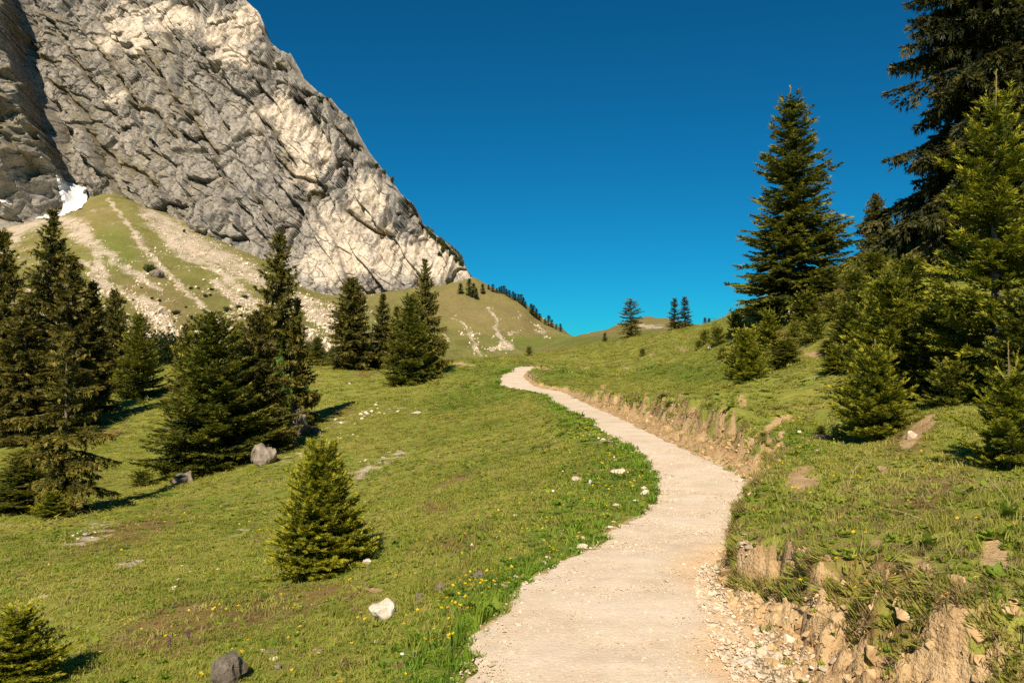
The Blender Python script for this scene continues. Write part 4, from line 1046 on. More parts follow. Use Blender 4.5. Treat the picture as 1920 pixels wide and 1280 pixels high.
def scatter(name, pts, rot, scl, idx, coll, label, kind='stuff'):
    me = bpy.data.meshes.new(name)
    me.vertices.add(len(pts)); me.vertices.foreach_set('co', np.asarray(pts, np.float32).ravel())
    a = me.attributes.new('rot', 'FLOAT_VECTOR', 'POINT'); a.data.foreach_set('vector', np.asarray(rot, np.float32).ravel())
    a = me.attributes.new('scl', 'FLOAT_VECTOR', 'POINT'); a.data.foreach_set('vector', np.asarray(scl, np.float32).ravel())
    a = me.attributes.new('idx', 'INT', 'POINT'); a.data.foreach_set('value', np.asarray(idx, np.int32))
    o = link(name, me, kind=kind, label=label)
    ng = bpy.data.node_groups.new(name + '_nodes', 'GeometryNodeTree')
    ng.interface.new_socket('Geometry', in_out='INPUT', socket_type='NodeSocketGeometry')
    ng.interface.new_socket('Geometry', in_out='OUTPUT', socket_type='NodeSocketGeometry')
    N = ng.nodes
    gi, go = N.new('NodeGroupInput'), N.new('NodeGroupOutput')
    ip = N.new('GeometryNodeInstanceOnPoints'); ci = N.new('GeometryNodeCollectionInfo')
    ci.inputs['Collection'].default_value = coll; ci.inputs['Separate Children'].default_value = True; ci.inputs['Reset Children'].default_value = True
    ip.inputs['Pick Instance'].default_value = True
    def na(n_, t):
        q = N.new('GeometryNodeInputNamedAttribute'); q.data_type = t; q.inputs[0].default_value = n_; return q.outputs[0]
    L = ng.links
    L.new(gi.outputs[0], ip.inputs['Points']); L.new(ci.outputs[0], ip.inputs['Instance'])
    L.new(na('idx', 'INT'), ip.inputs['Instance Index']); L.new(na('rot', 'FLOAT_VECTOR'), ip.inputs['Rotation']); L.new(na('scl', 'FLOAT_VECTOR'), ip.inputs['Scale'])
    L.new(ip.outputs[0], go.inputs[0])
    md = o.modifiers.new('scatter', 'NODES'); md.node_group = ng
    return o

# ------------------------------------------------------------------ stones
def rock_mesh(seed, mat, flat=1.0, n=16, sub=2, rough=0.06):
    r = np.random.default_rng(seed)
    bm = bmesh.new()
    P = r.normal(0, 1, (n, 3)); P /= np.linalg.norm(P, axis=1)[:, None]
    P *= r.uniform(.75, 1.0, (n, 1)); P[:, 2] *= flat
    for p in P: bm.verts.new(p)
    res = bmesh.ops.convex_hull(bm, input=bm.verts)
    bmesh.ops.delete(bm, geom=[v for v in bm.verts if not v.link_faces], context='VERTS')
    bmesh.ops.bevel(bm, geom=list(bm.edges), offset=0.05, segments=1, profile=.6, affect='EDGES')
    bmesh.ops.triangulate(bm, faces=bm.faces)
    for _ in range(sub):
        bmesh.ops.subdivide_edges(bm, edges=[e for e in bm.edges if e.calc_length() > .28], cuts=1)
        bmesh.ops.triangulate(bm, faces=bm.faces)
    bm.normal_update()
    co = np.array([v.co[:] for v in bm.verts]); no = np.array([v.normal[:] for v in bm.verts])
    h = fbm(co[:, 0] * 2.2 + seed, co[:, 1] * 2.2 + co[:, 2] * 1.7, 3, seed)
    co = co + no * (rough * h)[:, None]
    for v, c in zip(bm.verts, co): v.co = c
    me = bpy.data.meshes.new('stone'); bm.to_mesh(me); bm.free()
    me.materials.append(mat)
    return me

ROCKS = {'pale': [rock_mesh(30 + i, M_STONE, .7, 13 + i, 1) for i in range(4)], 'grey': [rock_mesh(40 + i, M_GREYSTONE, .8, 24 + 3 * i, 3, .30) for i in range(3)], 'white': [rock_mesh(50 + i, M_WHITESTONE, .75, 15 + i, 3, .16) for i in range(3)]}

STONES = []
def stone(*a, **k): STONES.append((a, k))
def lay_stones():
    for (a, k), g in zip(STONES, ground_many([(q[0][1], q[0][2]) for q in STONES])):
        lay_stone(g, *a, **k)

def lay_stone(g, kind, px, py, w, h, label, name='stone', cat='stone', group=None, v=None, rz=None, sink=.25, tilt=0.25):
    if g is None: return None
    x, y, z = g
    sx, sz = 0.5 * w * y / FPX, 0.5 * h * y / FPX
    me = ROCKS[kind][v if v is not None else random.randrange(len(ROCKS[kind]))]
    o = link(name, me, loc=(x, y + sx * .5, z + sz * (1 - 2 * sink)), label=label, cat=cat, group=group)
    o.scale = (sx * 1.05, sx * random.uniform(.8, 1.1), sz * 1.15 / 0.8)
    o.rotation_euler = (random.uniform(-tilt, tilt), random.uniform(-tilt, tilt), rz if rz is not None else random.uniform(0, 6.28))
    return o

stone('white', 716, 1168, 66, 52, 'large white limestone block in the grass left of the path', 'boulder', 'boulder', v=0, rz=.5, tilt=.1, sink=.12)
stone('grey', 420, 1290, 74, 66, 'grey weathered boulder at the bottom edge of the picture', 'boulder', 'boulder', v=1, rz=1.0, sink=.1)
stone('grey', 490, 872, 52, 50, 'grey boulder at the foot of the spruce cluster', 'boulder', 'boulder', v=2, rz=.3, sink=.2)
stone('grey', 550, 820, 54, 60, 'big dark boulder in the shade behind the spruce cluster', 'boulder', 'boulder', v=0, rz=.9, sink=.1)
stone('grey', 590, 812, 30, 14, 'low brown stone at the mouth of the shady hollow')
stone('grey', 897, 1086, 24, 20, 'small dark grey stone in the grass near the left verge', v=0)
stone('grey', 826, 1108, 20, 20, 'upright narrow grey stone between the white block and the small dark stone', v=1)
stone('grey', 786, 1122, 18, 12, 'low grey stone just above the white block', v=2)
stone('white', 688, 1058, 22, 13, 'little white stone right of the lone young spruce')
stone('white', 885, 1025, 8, 10, 'tiny white stone on the brown turf')
stone('pale', 1080, 902, 28, 12, 'flat pale stone high in the flowery verge')
stone('white', 1107, 908, 11, 15, 'upright white stone beside the flat pale one')
stone('pale', 1160, 888, 36, 12, 'long flat stone in the flowers near the path bend')
stone('pale', 1212, 930, 24, 17, 'pale stone right on the path edge at the bend')
stone('pale', 1148, 996, 44, 16, 'long pale kerb stone in the left verge', rz=.6)
stone('pale', 1090, 1030, 30, 14, 'pale stone lower along the left verge', rz=.6)
stone('white', 966, 968, 10, 7, 'tiny white stone alone on the green slope')
stone('pale', 1028, 1048, 16, 8, 'tan stone under the yellow flowers')
stone('pale', 512, 1240, 18, 14, 'rounded pale stone near the bottom boulder')
stone('grey', 508, 1228, 22, 12, 'grey stone above the rounded pale one')
stone('grey', 520, 1254, 24, 12, 'flat brown stone below the rounded pale one')
stone('pale', 492, 1222, 14, 8, 'small tan stone nearest to the bottom boulder')
stone('grey', 595, 1226, 34, 10, 'long low stone in the grass below the white block')
stone('pale', 705, 1206, 16, 8, 'tan stone below the white block')
stone('grey', 336, 908, 46, 26, 'slanted grey slab below the broad dense spruce', rz=.3, tilt=.5)
stone('white', 780, 776, 26, 7, 'thin white slab on the open meadow')
stone('white', 655, 720, 6, 4, 'tiny white stone by the meadow edge spruces')
stone('grey', 1548, 824, 40, 12, 'grey weathered stone right of the earth track')
stone('pale', 1500, 812, 12, 8, 'pale little stone left of the grey weathered one')
stone('pale', 1535, 848, 10, 8, 'little tan stone below the grey weathered one')
stone('pale', 1712, 822, 28, 22, 'pale rock poking out above the right bank')
stone('pale', 1390, 905, 34, 12, 'flat stone lying at the right edge of the path bend', rz=.2)
stone('pale', 1378, 895, 16, 9, 'small stone behind the flat one at the path bend')
stone('white', 1330, 655, 12, 9, 'white stone below the slope bushes')
stone('white', 1545, 560, 16, 12, 'pale stone high on the right slope')
stone('grey', 290, 520, 34, 20, 'dark outcrop with a bush in the middle of the scree slope', 'outcrop', 'rock', v=1, sink=.2)
stone('grey', 143, 500, 16, 12, 'rounded grey boulder high on the scree slope', 'boulder', 'boulder')
stone('white', 1403, 1262, 50, 32, 'biggest white stone in the rubble at the path edge', v=1, tilt=.1)
stone('pale', 1432, 1232, 26, 34, 'tall tan stone behind the biggest white rubble stone', v=2)
stone('pale', 1460, 1242, 28, 26, 'cube shaped stone wedged against the earth bank', v=0)
stone('pale', 1418, 1192, 20, 16, 'pale stone at the foot of the earth bank', v=3)
stone('pale', 1322, 1166, 20, 24, 'white upright stone at the top of the rubble', v=1)
stone('pale', 1342, 1158, 22, 16, 'round tan stone beside the upright rubble stone', v=2)
stone('grey', 1352, 1222, 26, 10, 'brown flat stone in the middle of the rubble', v=0)
stone('pale', 1565, 1245, 22, 16, 'stone stuck in the bare earth of the bank', v=1)
stone('pale', 1538, 1256, 12, 18, 'tan lump of stone lower in the bare earth', v=0)
stone('pale', 1492, 1272, 30, 18, 'pale stone at the bottom edge below the bank', v=3)
r3 = random.Random(5)
for i in range(16):
    q = i / 15.0
    ex, ey = np.interp(q, [0, .25, .5, .75, 1], [1225, 1150, 1085, 1020, 960]), np.interp(q, [0, .25, .5, .75, 1], [930, 990, 1030, 1070, 1105])
    w = r3.uniform(8, 22)
    stone('pale', ex - 16 + r3.gauss(0, 9), ey - 3 + r3.gauss(0, 5), w, w * r3.uniform(.4, .65), 'small pale edging stone in the left verge, ' + ('near the path bend' if q < .34 else 'around the long kerb stone' if q < .67 else 'down towards the thick yellow patch'), group='edging stones of the left verge', sink=.3)
for i in range(70):
    t = r3.random()
    px = 1318 + 110 * t ** 1.2 + r3.gauss(0, 12 + 26 * t); py = 1090 + 185 * t + r3.gauss(0, 8)
    if py > 1279: continue
    w = r3.choice((8, 10, 12, 14, 18)) * (0.6 + .6 * t)
    stone('pale', px, py, w, w * r3.uniform(.5, .8), 'small loose pale stone ' + ('at the narrow upper end of the rubble' if t < .25 else 'in the upper middle of the rubble strip' if t < .5 else 'in the wide lower rubble by the big white stone' if t < .78 else 'at the bottom edge of the rubble strip'), group='loose stones in the rubble', v=r3.randrange(4), sink=.2)
for cx, cy, n, sx, sy, ang, lb, gp in ((600, 838, 18, 44, 5, -25, 'small white stone in the chain uphill of the grey boulder', 'stone chain by the boulder'), (688, 776, 22, 50, 9, -15, 'small white stone scattered on the meadow below the slim spruces', 'stones on the upper meadow'),
                                       (155, 1005, 16, 46, 8, -22, 'flat stone of the stony patch on the left slope', 'stones of the stony patch'), (1140, 820, 14, 26, 10, 35, 'small pale stone spilling from the path into the grass', 'stones beside the upper path'), (340, 1085, 10, 120, 20, -15, 'tiny stone strewn on the lower left slope', 'stones strewn on the left slope'), (680, 872, 14, 70, 8, -22, 'pale stone of the faint track across the meadow', 'stones of the faint track')):
    for i in range(n):
        a = R_(ang); u_, v_ = r3.gauss(0, 1) * sx * .6, r3.gauss(0, 1) * sy * .7
        w = r3.uniform(5, 12)
        stone(r3.choice(('white', 'pale', 'pale')), cx + u_ * math.cos(a) - v_ * math.sin(a), cy + u_ * math.sin(a) + v_ * math.cos(a), w, w * r3.uniform(.35, .6), lb, group=gp, sink=.3)

lay_stones()
# ------------------------------------------------------------------ snow in the gully
SLOPE = bpy.data.objects['scree_slope']
bpy.context.view_layer.update()

def far_hit(px, py):
    u, f, w = ray(px, py)
    dv = Vector((u, f, w)).normalized()
    best = None
    for ob in (MOUNTAIN, SLOPE):
        ok, loc, nor, _ = ob.ray_cast(Vector((0, 0, EYE)), dv)
        if ok and (best is None or loc.y < best.y): best = loc
    return best

def inside(poly, x, y):
    c = False
    for (x0, y0), (x1, y1) in zip(poly, poly[1:] + poly[:1]):
        if (y0 > y) != (y1 > y) and x < (x1 - x0) * (y - y0) / (y1 - y0) + x0: c = not c
    return c

def mat_snow():
    m = NT('old_snow')
    n = m.noise(.5, 6, .7)
    return m.done(m.ramp(n, [(.34, (.40, .38, .35)), (.5, (.66, .66, .66)), (.68, (.80, .80, .80))]), .6, m.bump(n, .5, .8), .3)
M_SNOW = mat_snow()

def snow(poly, label, step=1.0):
    xs, ys = [p[0] for p in poly], [p[1] for p in poly]
    gx, gy = np.arange(min(xs) - step, max(xs) + 2 * step, step), np.arange(min(ys) - step, max(ys) + 2 * step, step)
    D = np.full((len(gy), len(gx)), np.nan)
    for j, y in enumerate(gy):
        for i, x in enumerate(gx):
            h = far_hit(x, y)
            if h is not None: D[j, i] = h.y
    D = np.where(np.isnan(D), np.nanmean(D), D)
    for _ in range(60):
        Dp = np.pad(D, 1, mode='edge')
        D = (Dp[:-2, 1:-1] + Dp[2:, 1:-1] + Dp[1:-1, :-2] + Dp[1:-1, 2:]) / 4
    M = np.array([[inside(poly, x, y) for x in gx] for y in gy])
    pts_ = np.concatenate([np.linspace(a_, b_, 40, endpoint=False) for a_, b_ in zip(np.array(poly, float), np.roll(np.array(poly, float), -1, 0))])
    pts_ = pts_ + np.stack([1.6 * np.sin(pts_[:, 1] * .55) + .6 * np.sin(pts_[:, 1] * 1.9), 1.2 * np.sin(pts_[:, 0] * .5) + .5 * np.sin(pts_[:, 0] * 1.7)], 1)
    def spot(i, j):
        x, y = gx[i], gy[j]
        q = pts_[np.argmin((pts_[:, 0] - x) ** 2 + (pts_[:, 1] - y) ** 2)]
        if not M[j, i]: return at(q[0], q[1], D[j, i] - 2.0)
        return at(x, y, D[j, i] - 2.0 - 3.0 * min(1, math.hypot(q[0] - x, q[1] - y) / 5) )
    V = np.array([[spot(i, j) for i in range(len(gx))] for j in range(len(gy))])
    n, k = M.shape
    F = []
    for j in range(n - 1):
        for i in range(k - 1):
            if M[j, i] or M[j, i + 1] or M[j + 1, i] or M[j + 1, i + 1]:
                F.append((j * k + i, (j + 1) * k + i, (j + 1) * k + i + 1, j * k + i + 1))
    F = np.array(F); used, inv = np.unique(F.ravel(), return_inverse=True)
    return link('snow_patch', mesh_from('snow_patch', V.reshape(-1, 3)[used], inv.reshape(-1, 4), None, True, M_SNOW), label=label, cat='snow', kind='thing')

snow([(104, 324), (118, 338), (136, 345), (161, 352), (164, 378), (152, 390), (128, 399), (112, 402), (119, 386), (112, 360)], 'bright snow patch at the mouth of the dark gully')
snow([(66, 411), (84, 402), (122, 396), (122, 403), (86, 410)], 'thin snow streak on the scree below the gully patch')
snow([(-10, 370), (6, 375), (24, 385), (6, 382), (-10, 378)], 'little snow streak at the left edge of the picture')

# ------------------------------------------------------------------ bushes on the rock and on the scree
def far_bush(name, proto, px, py, w, h, label, group):
    p = far_hit(px, py)
    if p is None: return
    pr = PROTO[proto]
    o = link(name, None, loc=(p.x, p.y, p.z), label=label, cat='bush', group=group)
    s, q = 0.5 * w * p.y / FPX / pr['R'], h * p.y / FPX / pr['H']
    o.scale = (s, s, q); o.rotation_euler = (0, 0, random.uniform(0, 6.28))
    link('trunk', pr['trunk'], o); link('crown', pr['crown'], o)
for i, (px, py, w, h) in enumerate(((790, 418, 8, 9), (803, 432, 10, 12), (810, 440, 12, 14), (818, 448, 14, 11), (826, 453, 14, 12), (833, 459, 14, 12), (840, 464, 14, 12), (846, 468, 14, 12), (852, 474, 14, 12), (858, 480, 14, 13), (863, 487, 13, 14), (867, 495, 12, 12), (871, 502, 10, 9), (866, 500, 12, 10), (832, 470, 12, 12), (826, 476, 10, 8), (856, 488, 12, 10), (845, 477, 12, 9))):
    far_bush('mountain_pine', 'scrub', px - 2, py + 4, w, h, 'dark mountain pine in the belt along the lower cliff edge', 'mountain pines on the cliff edge')
for px, py, w, h, lb in ((602, 190, 16, 8, 'dark pine bush on the cliff edge shoulder at half height'), (618, 187, 14, 7, 'dark pine bush right of the shoulder bush'), (655, 222, 8, 8, 'small pine bush above the long cliff edge'), (738, 338, 9, 10, 'pine bush halfway down the cliff edge'), (722, 322, 8, 8, 'upper small pine bush of the mid cliff edge'), (706, 308, 12, 6, 'flat pine bush on the mid cliff edge')):
    far_bush('mountain_pine', 'scrub', px - 2, py + 4, w, h, lb, 'mountain pines on the cliff edge')
for px, py, w, h, lb in ((279, 512, 26, 16, 'pine bush growing on the dark outcrop in the scree'), (424, 582, 14, 7, 'dark bush on the lower scree slope'), (452, 594, 10, 5, 'smaller dark bush right of the lower scree bush'), (330, 590, 18, 8, 'flat bush low on the scree slope'), (300, 566, 9, 5, 'tiny bush under the outcrop'), (345, 436, 6, 6, 'tiny tree high on the pale scree'), (380, 606, 16, 8, 'bush above the alder thicket'), (842, 596, 7, 4, 'small bush on the shoulder slope'), (1108, 640, 6, 3, 'dark little bush on the far knoll')):
    far_bush('slope_bush', 'scrub', px, py, w, h, lb, 'bushes on the far slopes')

r = np.random.default_rng(77)
C_SCR = scatter_group('scree_stone_set', [])
for i in range(4):
    C_SCR.objects.link(bpy.data.objects.new('scree_stone', rock_mesh(140 + i, M_STONE, .7, 10, 0, .05)))
kk = r.choice(len(SCREE_PTS), 9000, p=SCREE_PTS[:, 3] / SCREE_PTS[:, 3].sum())
q = np.clip(r.lognormal(math.log(.22), .6, 9000), .1, 1.5)
Pq = SCREE_PTS[kk, :3] + np.stack([r.normal(0, .9, 9000), r.normal(0, 1.4, 9000), np.zeros(9000)], 1)
Pq[:, 2] = land(Pq[:, 0], Pq[:, 1])[0] + q * .2
scatter('scree', Pq, r.uniform(0, 6.28, (9000, 3)), np.stack([q * r.uniform(.8, 1.4, 9000), q, q * .8], 1), r.integers(0, 4, 9000), C_SCR, 'loose limestone blocks strewn over the scree slope')
rb_ = random.Random(9)
for i in range(26):
    px, py = rb_.uniform(200, 520), rb_.uniform(540, 640)
    w = rb_.uniform(5, 14)
    far_bush('slope_bush', 'scrub', px, py, w, w * .55, 'dark low scrub dotted over the foot of the scree slope', 'scrub at the foot of the scree')

# ------------------------------------------------------------------ dead wood
def mat_wood():
    m = NT('weathered_wood'); c = m.ramp(m.noise(20, 5, .7), [(.3, (.20, .16, .125)), (.7, (.50, .43, .36))]); return m.done(c, .9, None, .15)
M_WOOD = mat_wood()
g = ground_at(1440, 618, 10, 80)
if g:
    s_ = g[1] / FPX
    paths = [(np.array([(0, 0, 0), (8, -3, 18), (14, -4, 32)]) * s_, [2.2 * s_, 1.8 * s_, 1.0 * s_], 0)]
    for i in range(5):
        q = .25 + .15 * i
        b = np.array((14 * q, -4 * q, 32 * q)) * s_
        paths.append((np.array([b, b + np.array((8 - i, -6, -2)) * s_, b + np.array((15 - 2 * i, -8, -1)) * s_]), [.9 * s_, .7 * s_, .3 * s_], 0))
    link('dead_branch', tubes('dead_branch', paths, [M_WOOD]), loc=(g[0], g[1] - 2.0, g[2] + 0.25), label='pale dead branch under the tall green spruce', cat='branch')

# ------------------------------------------------------------------ grass, scattered as instances
PROTOS = bpy.data.collections.new('scatter_prototypes')     # not linked to the scene: only the scatters use it

def mat_grass(name, a, b, c, transl=.3):
    m = NT(name)
    n = m.noise(.35, 4, .6); n2 = m.noise(2.6, 3, .6); oi = m.n('ObjectInfo').outputs['Random']
    f = m.math('SUBTRACT', m.math('ADD', m.math('MULTIPLY', n, 1.3), m.math('ADD', m.math('MULTIPLY', n2, .8), m.math('MULTIPLY', oi, .28))), .69)
    col = m.ramp(f, [(.22, a), (.5, b), (.80, c)])
    return m.done(col, .6, None, .2, transl, col)
M_GRASS = mat_grass('turf_blades', (.220, .262, .036), (.350, .360, .062), (.45, .405, .105), .5)
M_DRYGRASS = mat_grass('dry_blades', (.17, .125, .045), (.28, .205, .085), (.38, .30, .14))
M_LUSH = mat_grass('lush_blades', (.095, .190, .015), (.175, .290, .025), (.29, .37, .045), .45)
M_HERB = mat_grass('herb_leaves', (.120, .205, .018), (.225, .305, .030), (.34, .38, .05), .45)

def tuft(name, seed, n, spread, mat, wid=.045, lean=.45, low=.5):
    r = np.random.default_rng(seed)
    V, F = [], []
    for i in range(n):
        a, q = r.uniform(0, 6.28), spread * math.sqrt(r.random())
        b = np.array((math.cos(a) * q, math.sin(a) * q, -.08))
        h = r.uniform(low, 1.0); d = r.uniform(0, 6.28); ln = abs(r.normal(0, lean)) + .08
        dr = np.array((math.cos(d), math.sin(d), 0)); s = np.array((-math.sin(d), math.cos(d), 0)) * wid * r.uniform(.7, 1.3)
        t = r.uniform(-.6, .6); s = s * math.cos(t) + dr * wid * math.sin(t)
        m_ = b + dr * ln * h * .35 + np.array((0, 0, h * .62)); e = b + dr * ln * h + np.array((0, 0, h * (1.08 - .35 * min(ln, 1.4))))
        k = len(V); V += [b - s, b + s, m_ - s * .75, m_ + s * .75, e]
        F += [(k, k + 1, k + 3), (k, k + 3, k + 2), (k + 2, k + 3, k + 4)]
    o = bpy.data.objects.new(name, mesh_from(name, V, F, None, True, mat)); PROTOS.objects.link(o)
    return o

def herb(name, seed, n, mat):
    r = np.random.default_rng(seed)
    V, F = [], []
    for i in range(n):
        a = r.uniform(0, 6.28); el = r.uniform(.15, 1.1); L = r.uniform(.45, 1.0); w = L * r.uniform(.22, .34)
        d = np.array((math.cos(a) * math.cos(el), math.sin(a) * math.cos(el), math.sin(el))); s = np.array((-math.sin(a), math.cos(a), 0)) * w
        b = np.array((r.normal(0, .12), r.normal(0, .12), 0)); dn = np.array((0, 0, -.12 * L))
        k = len(V); V += [b, b + d * L * .5 - s, b + d * L * .55 + dn * -.5, b + d * L * .5 + s, b + d * L + dn]
        F += [(k, k + 2, k + 1), (k, k + 3, k + 2), (k + 1, k + 2, k + 4), (k + 2, k + 3, k + 4)]
    o = bpy.data.objects.new(name, mesh_from(name, V, F, None, True, mat)); PROTOS.objects.link(o)
    return o

def flower_head(col_name, col, n=5, rad=1.0):
    m = NT(col_name); mt = m.done(col, .5, None, .3, .25, col)
    V, F = [(0, 0, -.15)], []
    for i in range(n):
        a = i * 6.283 / n
        for da, q, z in ((-.45, .75, .18), (0, 1.05, .30), (.45, .75, .18)):
            V.append((math.cos(a + da) * q * rad, math.sin(a + da) * q * rad, z))
        k = 1 + i * 3
        F += [(0, k, k + 1), (0, k + 1, k + 2)]
    return V, F, mt

def flower_pair(col_name, col, stem_mat, n=5):
    V, F, mt = flower_head(col_name, col, n)
    head = mesh_from('head', V, F, None, True, mt)
    stem = tubes('stem', [(np.array([(0, 0, -.2), (.03, 0, .5), (0, 0, 1)]), [.018, .014, .012], 0)], [stem_mat])
    return head, stem

GRASS = [tuft('turf_tuft', 60 + i, 18, .55, M_GRASS) for i in range(4)]
DRY = [tuft('dry_tuft', 70 + i, 20, .42, M_DRYGRASS, .03, .75, .4) for i in range(3)]
LUSH = [tuft('lush_tuft', 80 + i, 18, .42, M_LUSH, .05, .5, .5) for i in range(3)]
HERB = [herb('herb_rosette', 90 + i, 14, M_HERB) for i in range(3)]

def wedge(r0, r1, dens, seed):
    """random points on the ground in the view's sector between two distances"""
    r = np.random.default_rng(seed)
    half = R_(38.0)
    n = int(half * (r1 * r1 - r0 * r0) * dens)
    rad = np.sqrt(r.uniform(r0 * r0, r1 * r1, n)); th = r.uniform(-half, half, n)
    return rad * np.sin(th), rad * np.cos(th), rad, r

C_TURF = scatter_group('turf_set', GRASS + DRY + LUSH + HERB)     # children sort by name: dry 0-2, herb 3-5, lush 6-8, turf 9-12
I_DRY, I_HERB, I_LUSH, I_TURF = 0, 3, 6, 9

def turf_layer(name, r0, r1, dens, wide, high, seed, label):
    x, y, rad, r = wedge(r0, r1, dens, seed)
    z, bare = land(x, y)
    px, py = project(x, y, z)
    scr = blobs(px + 34 * fbm(x / 1.0, y / 1.0, 3, 38), py + 16 * fbm(x / .7, y / .7, 3, 39), STONE_BLOBS) * sstep(-.35, .3, fbm(x / .35, y / .35, 3, 40)); dirt = blobs(px, py, DIRT_BLOBS); dry = blobs(px, py, DRY_BLOBS); lush = blobs(px, py, LUSH_BLOBS)
    t, pz, hw, ss = path_query(x, y)
    patch = fbm(x / 1.6, y / 1.6, 3, 91); patch2 = fbm(x / .5, y / .5, 2, 92)
    keep = (bare + .22 * r.normal(0, 1, len(x)) < np.where(t > 0, .66, .5)) & (scr + dirt + r.normal(0, .2, len(x)) < .55) & (np.abs(t) > hw - .07)
    right0 = (t > 0) & (np.abs(t) < 90) & (rad < 9)
    keep &= r.random(len(x)) < np.clip(.95 + np.where(right0, 1.5, .6) * patch2 - .45 * dry, .22, 1)
    trk = streaks(px, py, TRACKS); keep &= trk < .5
    edge_l = np.clip(1 - (np.abs(t) - hw) / .55, 0, 1) * (t < 0) * (np.abs(t) < 90)
    edge_r = np.clip(1 - (np.abs(t) - hw - bank_width(y) * .8) / .7, 0, 1) * (t > 0) * (np.abs(t) < 90)
    u = r.random(len(x))
    right = (t > 0) & (np.abs(t) < 90)
    p_lush = np.clip(.02 + .34 * lush + .6 * edge_l + .22 * patch * sstep(16, 8, rad), 0, .95)
    p_dry = np.clip(.08 + .22 * right0 * sstep(-.1, .3, -patch) + .62 * dry * sstep(-.35, .25, patch2) + .16 * right * sstep(12, 5, rad) + .35 * (-patch) * (1 - lush) + .3 * edge_r * sstep(14, 6, rad), 0, .7)
    p_herb = np.where(rad < 22, np.clip(.12 + .30 * lush + .25 * (patch2 > .15) + .2 * right0, 0, .6), 0)
    kind = np.where(u < p_lush, I_LUSH, np.where(u < p_lush + p_dry, I_DRY, I_TURF))
    kind = np.where(r.random(len(x)) < p_herb, I_HERB, kind)
    nvar = np.where(kind == I_TURF, 4, 3)
    idx = kind + (r.random(len(x)) * nvar).astype(int)
    h = high * r.uniform(.6, 1.35, len(x)) * (1 + 1.3 * edge_l * (kind == I_LUSH) + .9 * right * sstep(13, 4, rad) * (.5 + .9 * np.clip(patch + .3, 0, 1)) + .3 * lush) * (.65 + .8 * np.clip(fbm(x / 1.1, y / 1.1, 2, 97) + .4, 0, 1))
    h = np.where(kind == I_HERB, h * .8, h) * np.where((r.random(len(x)) < .035) & (rad < 16), 2.3, 1.0)
    w = wide * r.uniform(.75, 1.3, len(x)); w = np.where(kind == I_HERB, np.maximum(h, wide * .6), w)
    tilt = .18
    rot = np.stack([r.normal(0, tilt, len(x)), r.normal(0, tilt, len(x)), r.uniform(0, 6.28, len(x))], 1)
    k = keep
    scatter(name, np.stack([x, y, z - .004], 1)[k], rot[k], np.stack([w, w, h], 1)[k], idx[k], C_TURF, label)
    return int(k.sum())

n1 = turf_layer('grass', 1.6, 7.0, 460, .075, .038, 201, 'short turf of the foreground')
n2 = turf_layer('grass', 7.0, 15.0, 200, .115, .038, 202, 'short turf of the near meadow')
n3 = turf_layer('grass', 15.0, 40.0, 40, .26, .032, 203, 'short turf of the middle meadow')
n4 = turf_layer('grass', 40.0, 100.0, 5.0, .62, .05, 204, 'short turf of the upper meadow')

# ------------------------------------------------------------------ gravel on the path
C_PEB = scatter_group('pebble_set', [])
for i in range(4):
    o = bpy.data.objects.new('pebble', rock_mesh(100 + i, M_STONE, .6, 9, 0, .02)); C_PEB.objects.link(o)
r = np.random.default_rng(7)
n = 26000
yy = 2.2 * (14 / 2.2) ** r.random(n)
k = np.searchsorted(PL[:, 1], yy)
tt = r.uniform(-1.05, 1.12, n) * PL_HW[k]
rub = r.random(n) < .35
tt = np.where(rub & (yy < 6.5), PL_HW[k] * r.uniform(.72, 1.3, n), tt)
xx = PL[k, 0] + tt * _tan[k, 1]; yy2 = yy - tt * _tan[k, 0]
zz, _ = land(xx, yy2)
on = np.abs(tt) < PL_HW[k] + .0
zz = np.where(on, np.interp(yy2, PL[:, 1], PL[:, 2]) + .012, zz + .004)
sz = np.clip(r.lognormal(math.log(.0055), .55, n), .003, .032) * np.where(rub & (yy < 6.5), 1.7, 1.0)
scatter('gravel', np.stack([xx, yy2, zz], 1), r.uniform(0, 6.28, (n, 3)) * np.array((.1, .1, 1)), np.stack([sz * r.uniform(.8, 1.4, n), sz, sz * .8], 1), r.integers(0, 4, n), C_PEB, 'loose gravel and pebbles on the path')

# ------------------------------------------------------------------ crumbs of earth and roots on the raw bank
def mat_earth():
    m = NT('bank_earth'); c = m.ramp(m.noise(9, 5, .7), [(.3, (.27, .17, .080)), (.5, (.44, .30, .155)), (.72, (.57, .42, .245))]); return m.done(c, .95, m.bump(m.noise(60, 4, .7), .6, .008), .1)
M_EARTH = mat_earth()
C_CLOD = scatter_group('clod_set', [])
for i in range(4):
    C_CLOD.objects.link(bpy.data.objects.new('clod', rock_mesh(110 + i, M_EARTH, .75, 11, 1, .15)))
r = np.random.default_rng(17)
n = 5200
yy = 2.4 * (26 / 2.4) ** r.random(n); k = np.searchsorted(PL[:, 1], yy)
tt = PL_HW[k] + bank_width(yy) * r.uniform(.02, 1.05, n)
xx = PL[k, 0] + tt * _tan[k, 1]; yy2 = yy - tt * _tan[k, 0]
zz, _ = land(xx, yy2)
sz = np.clip(r.lognormal(math.log(.016), .6, n), .006, .075)
scatter('earth_clods', np.stack([xx, yy2, zz - sz * .15], 1), r.uniform(0, 6.28, (n, 3)), np.stack([sz * r.uniform(.8, 1.3, n), sz, sz * r.uniform(.6, 1, n)], 1), r.integers(0, 4, n), C_CLOD, 'crumbled earth clods on the raw bank')
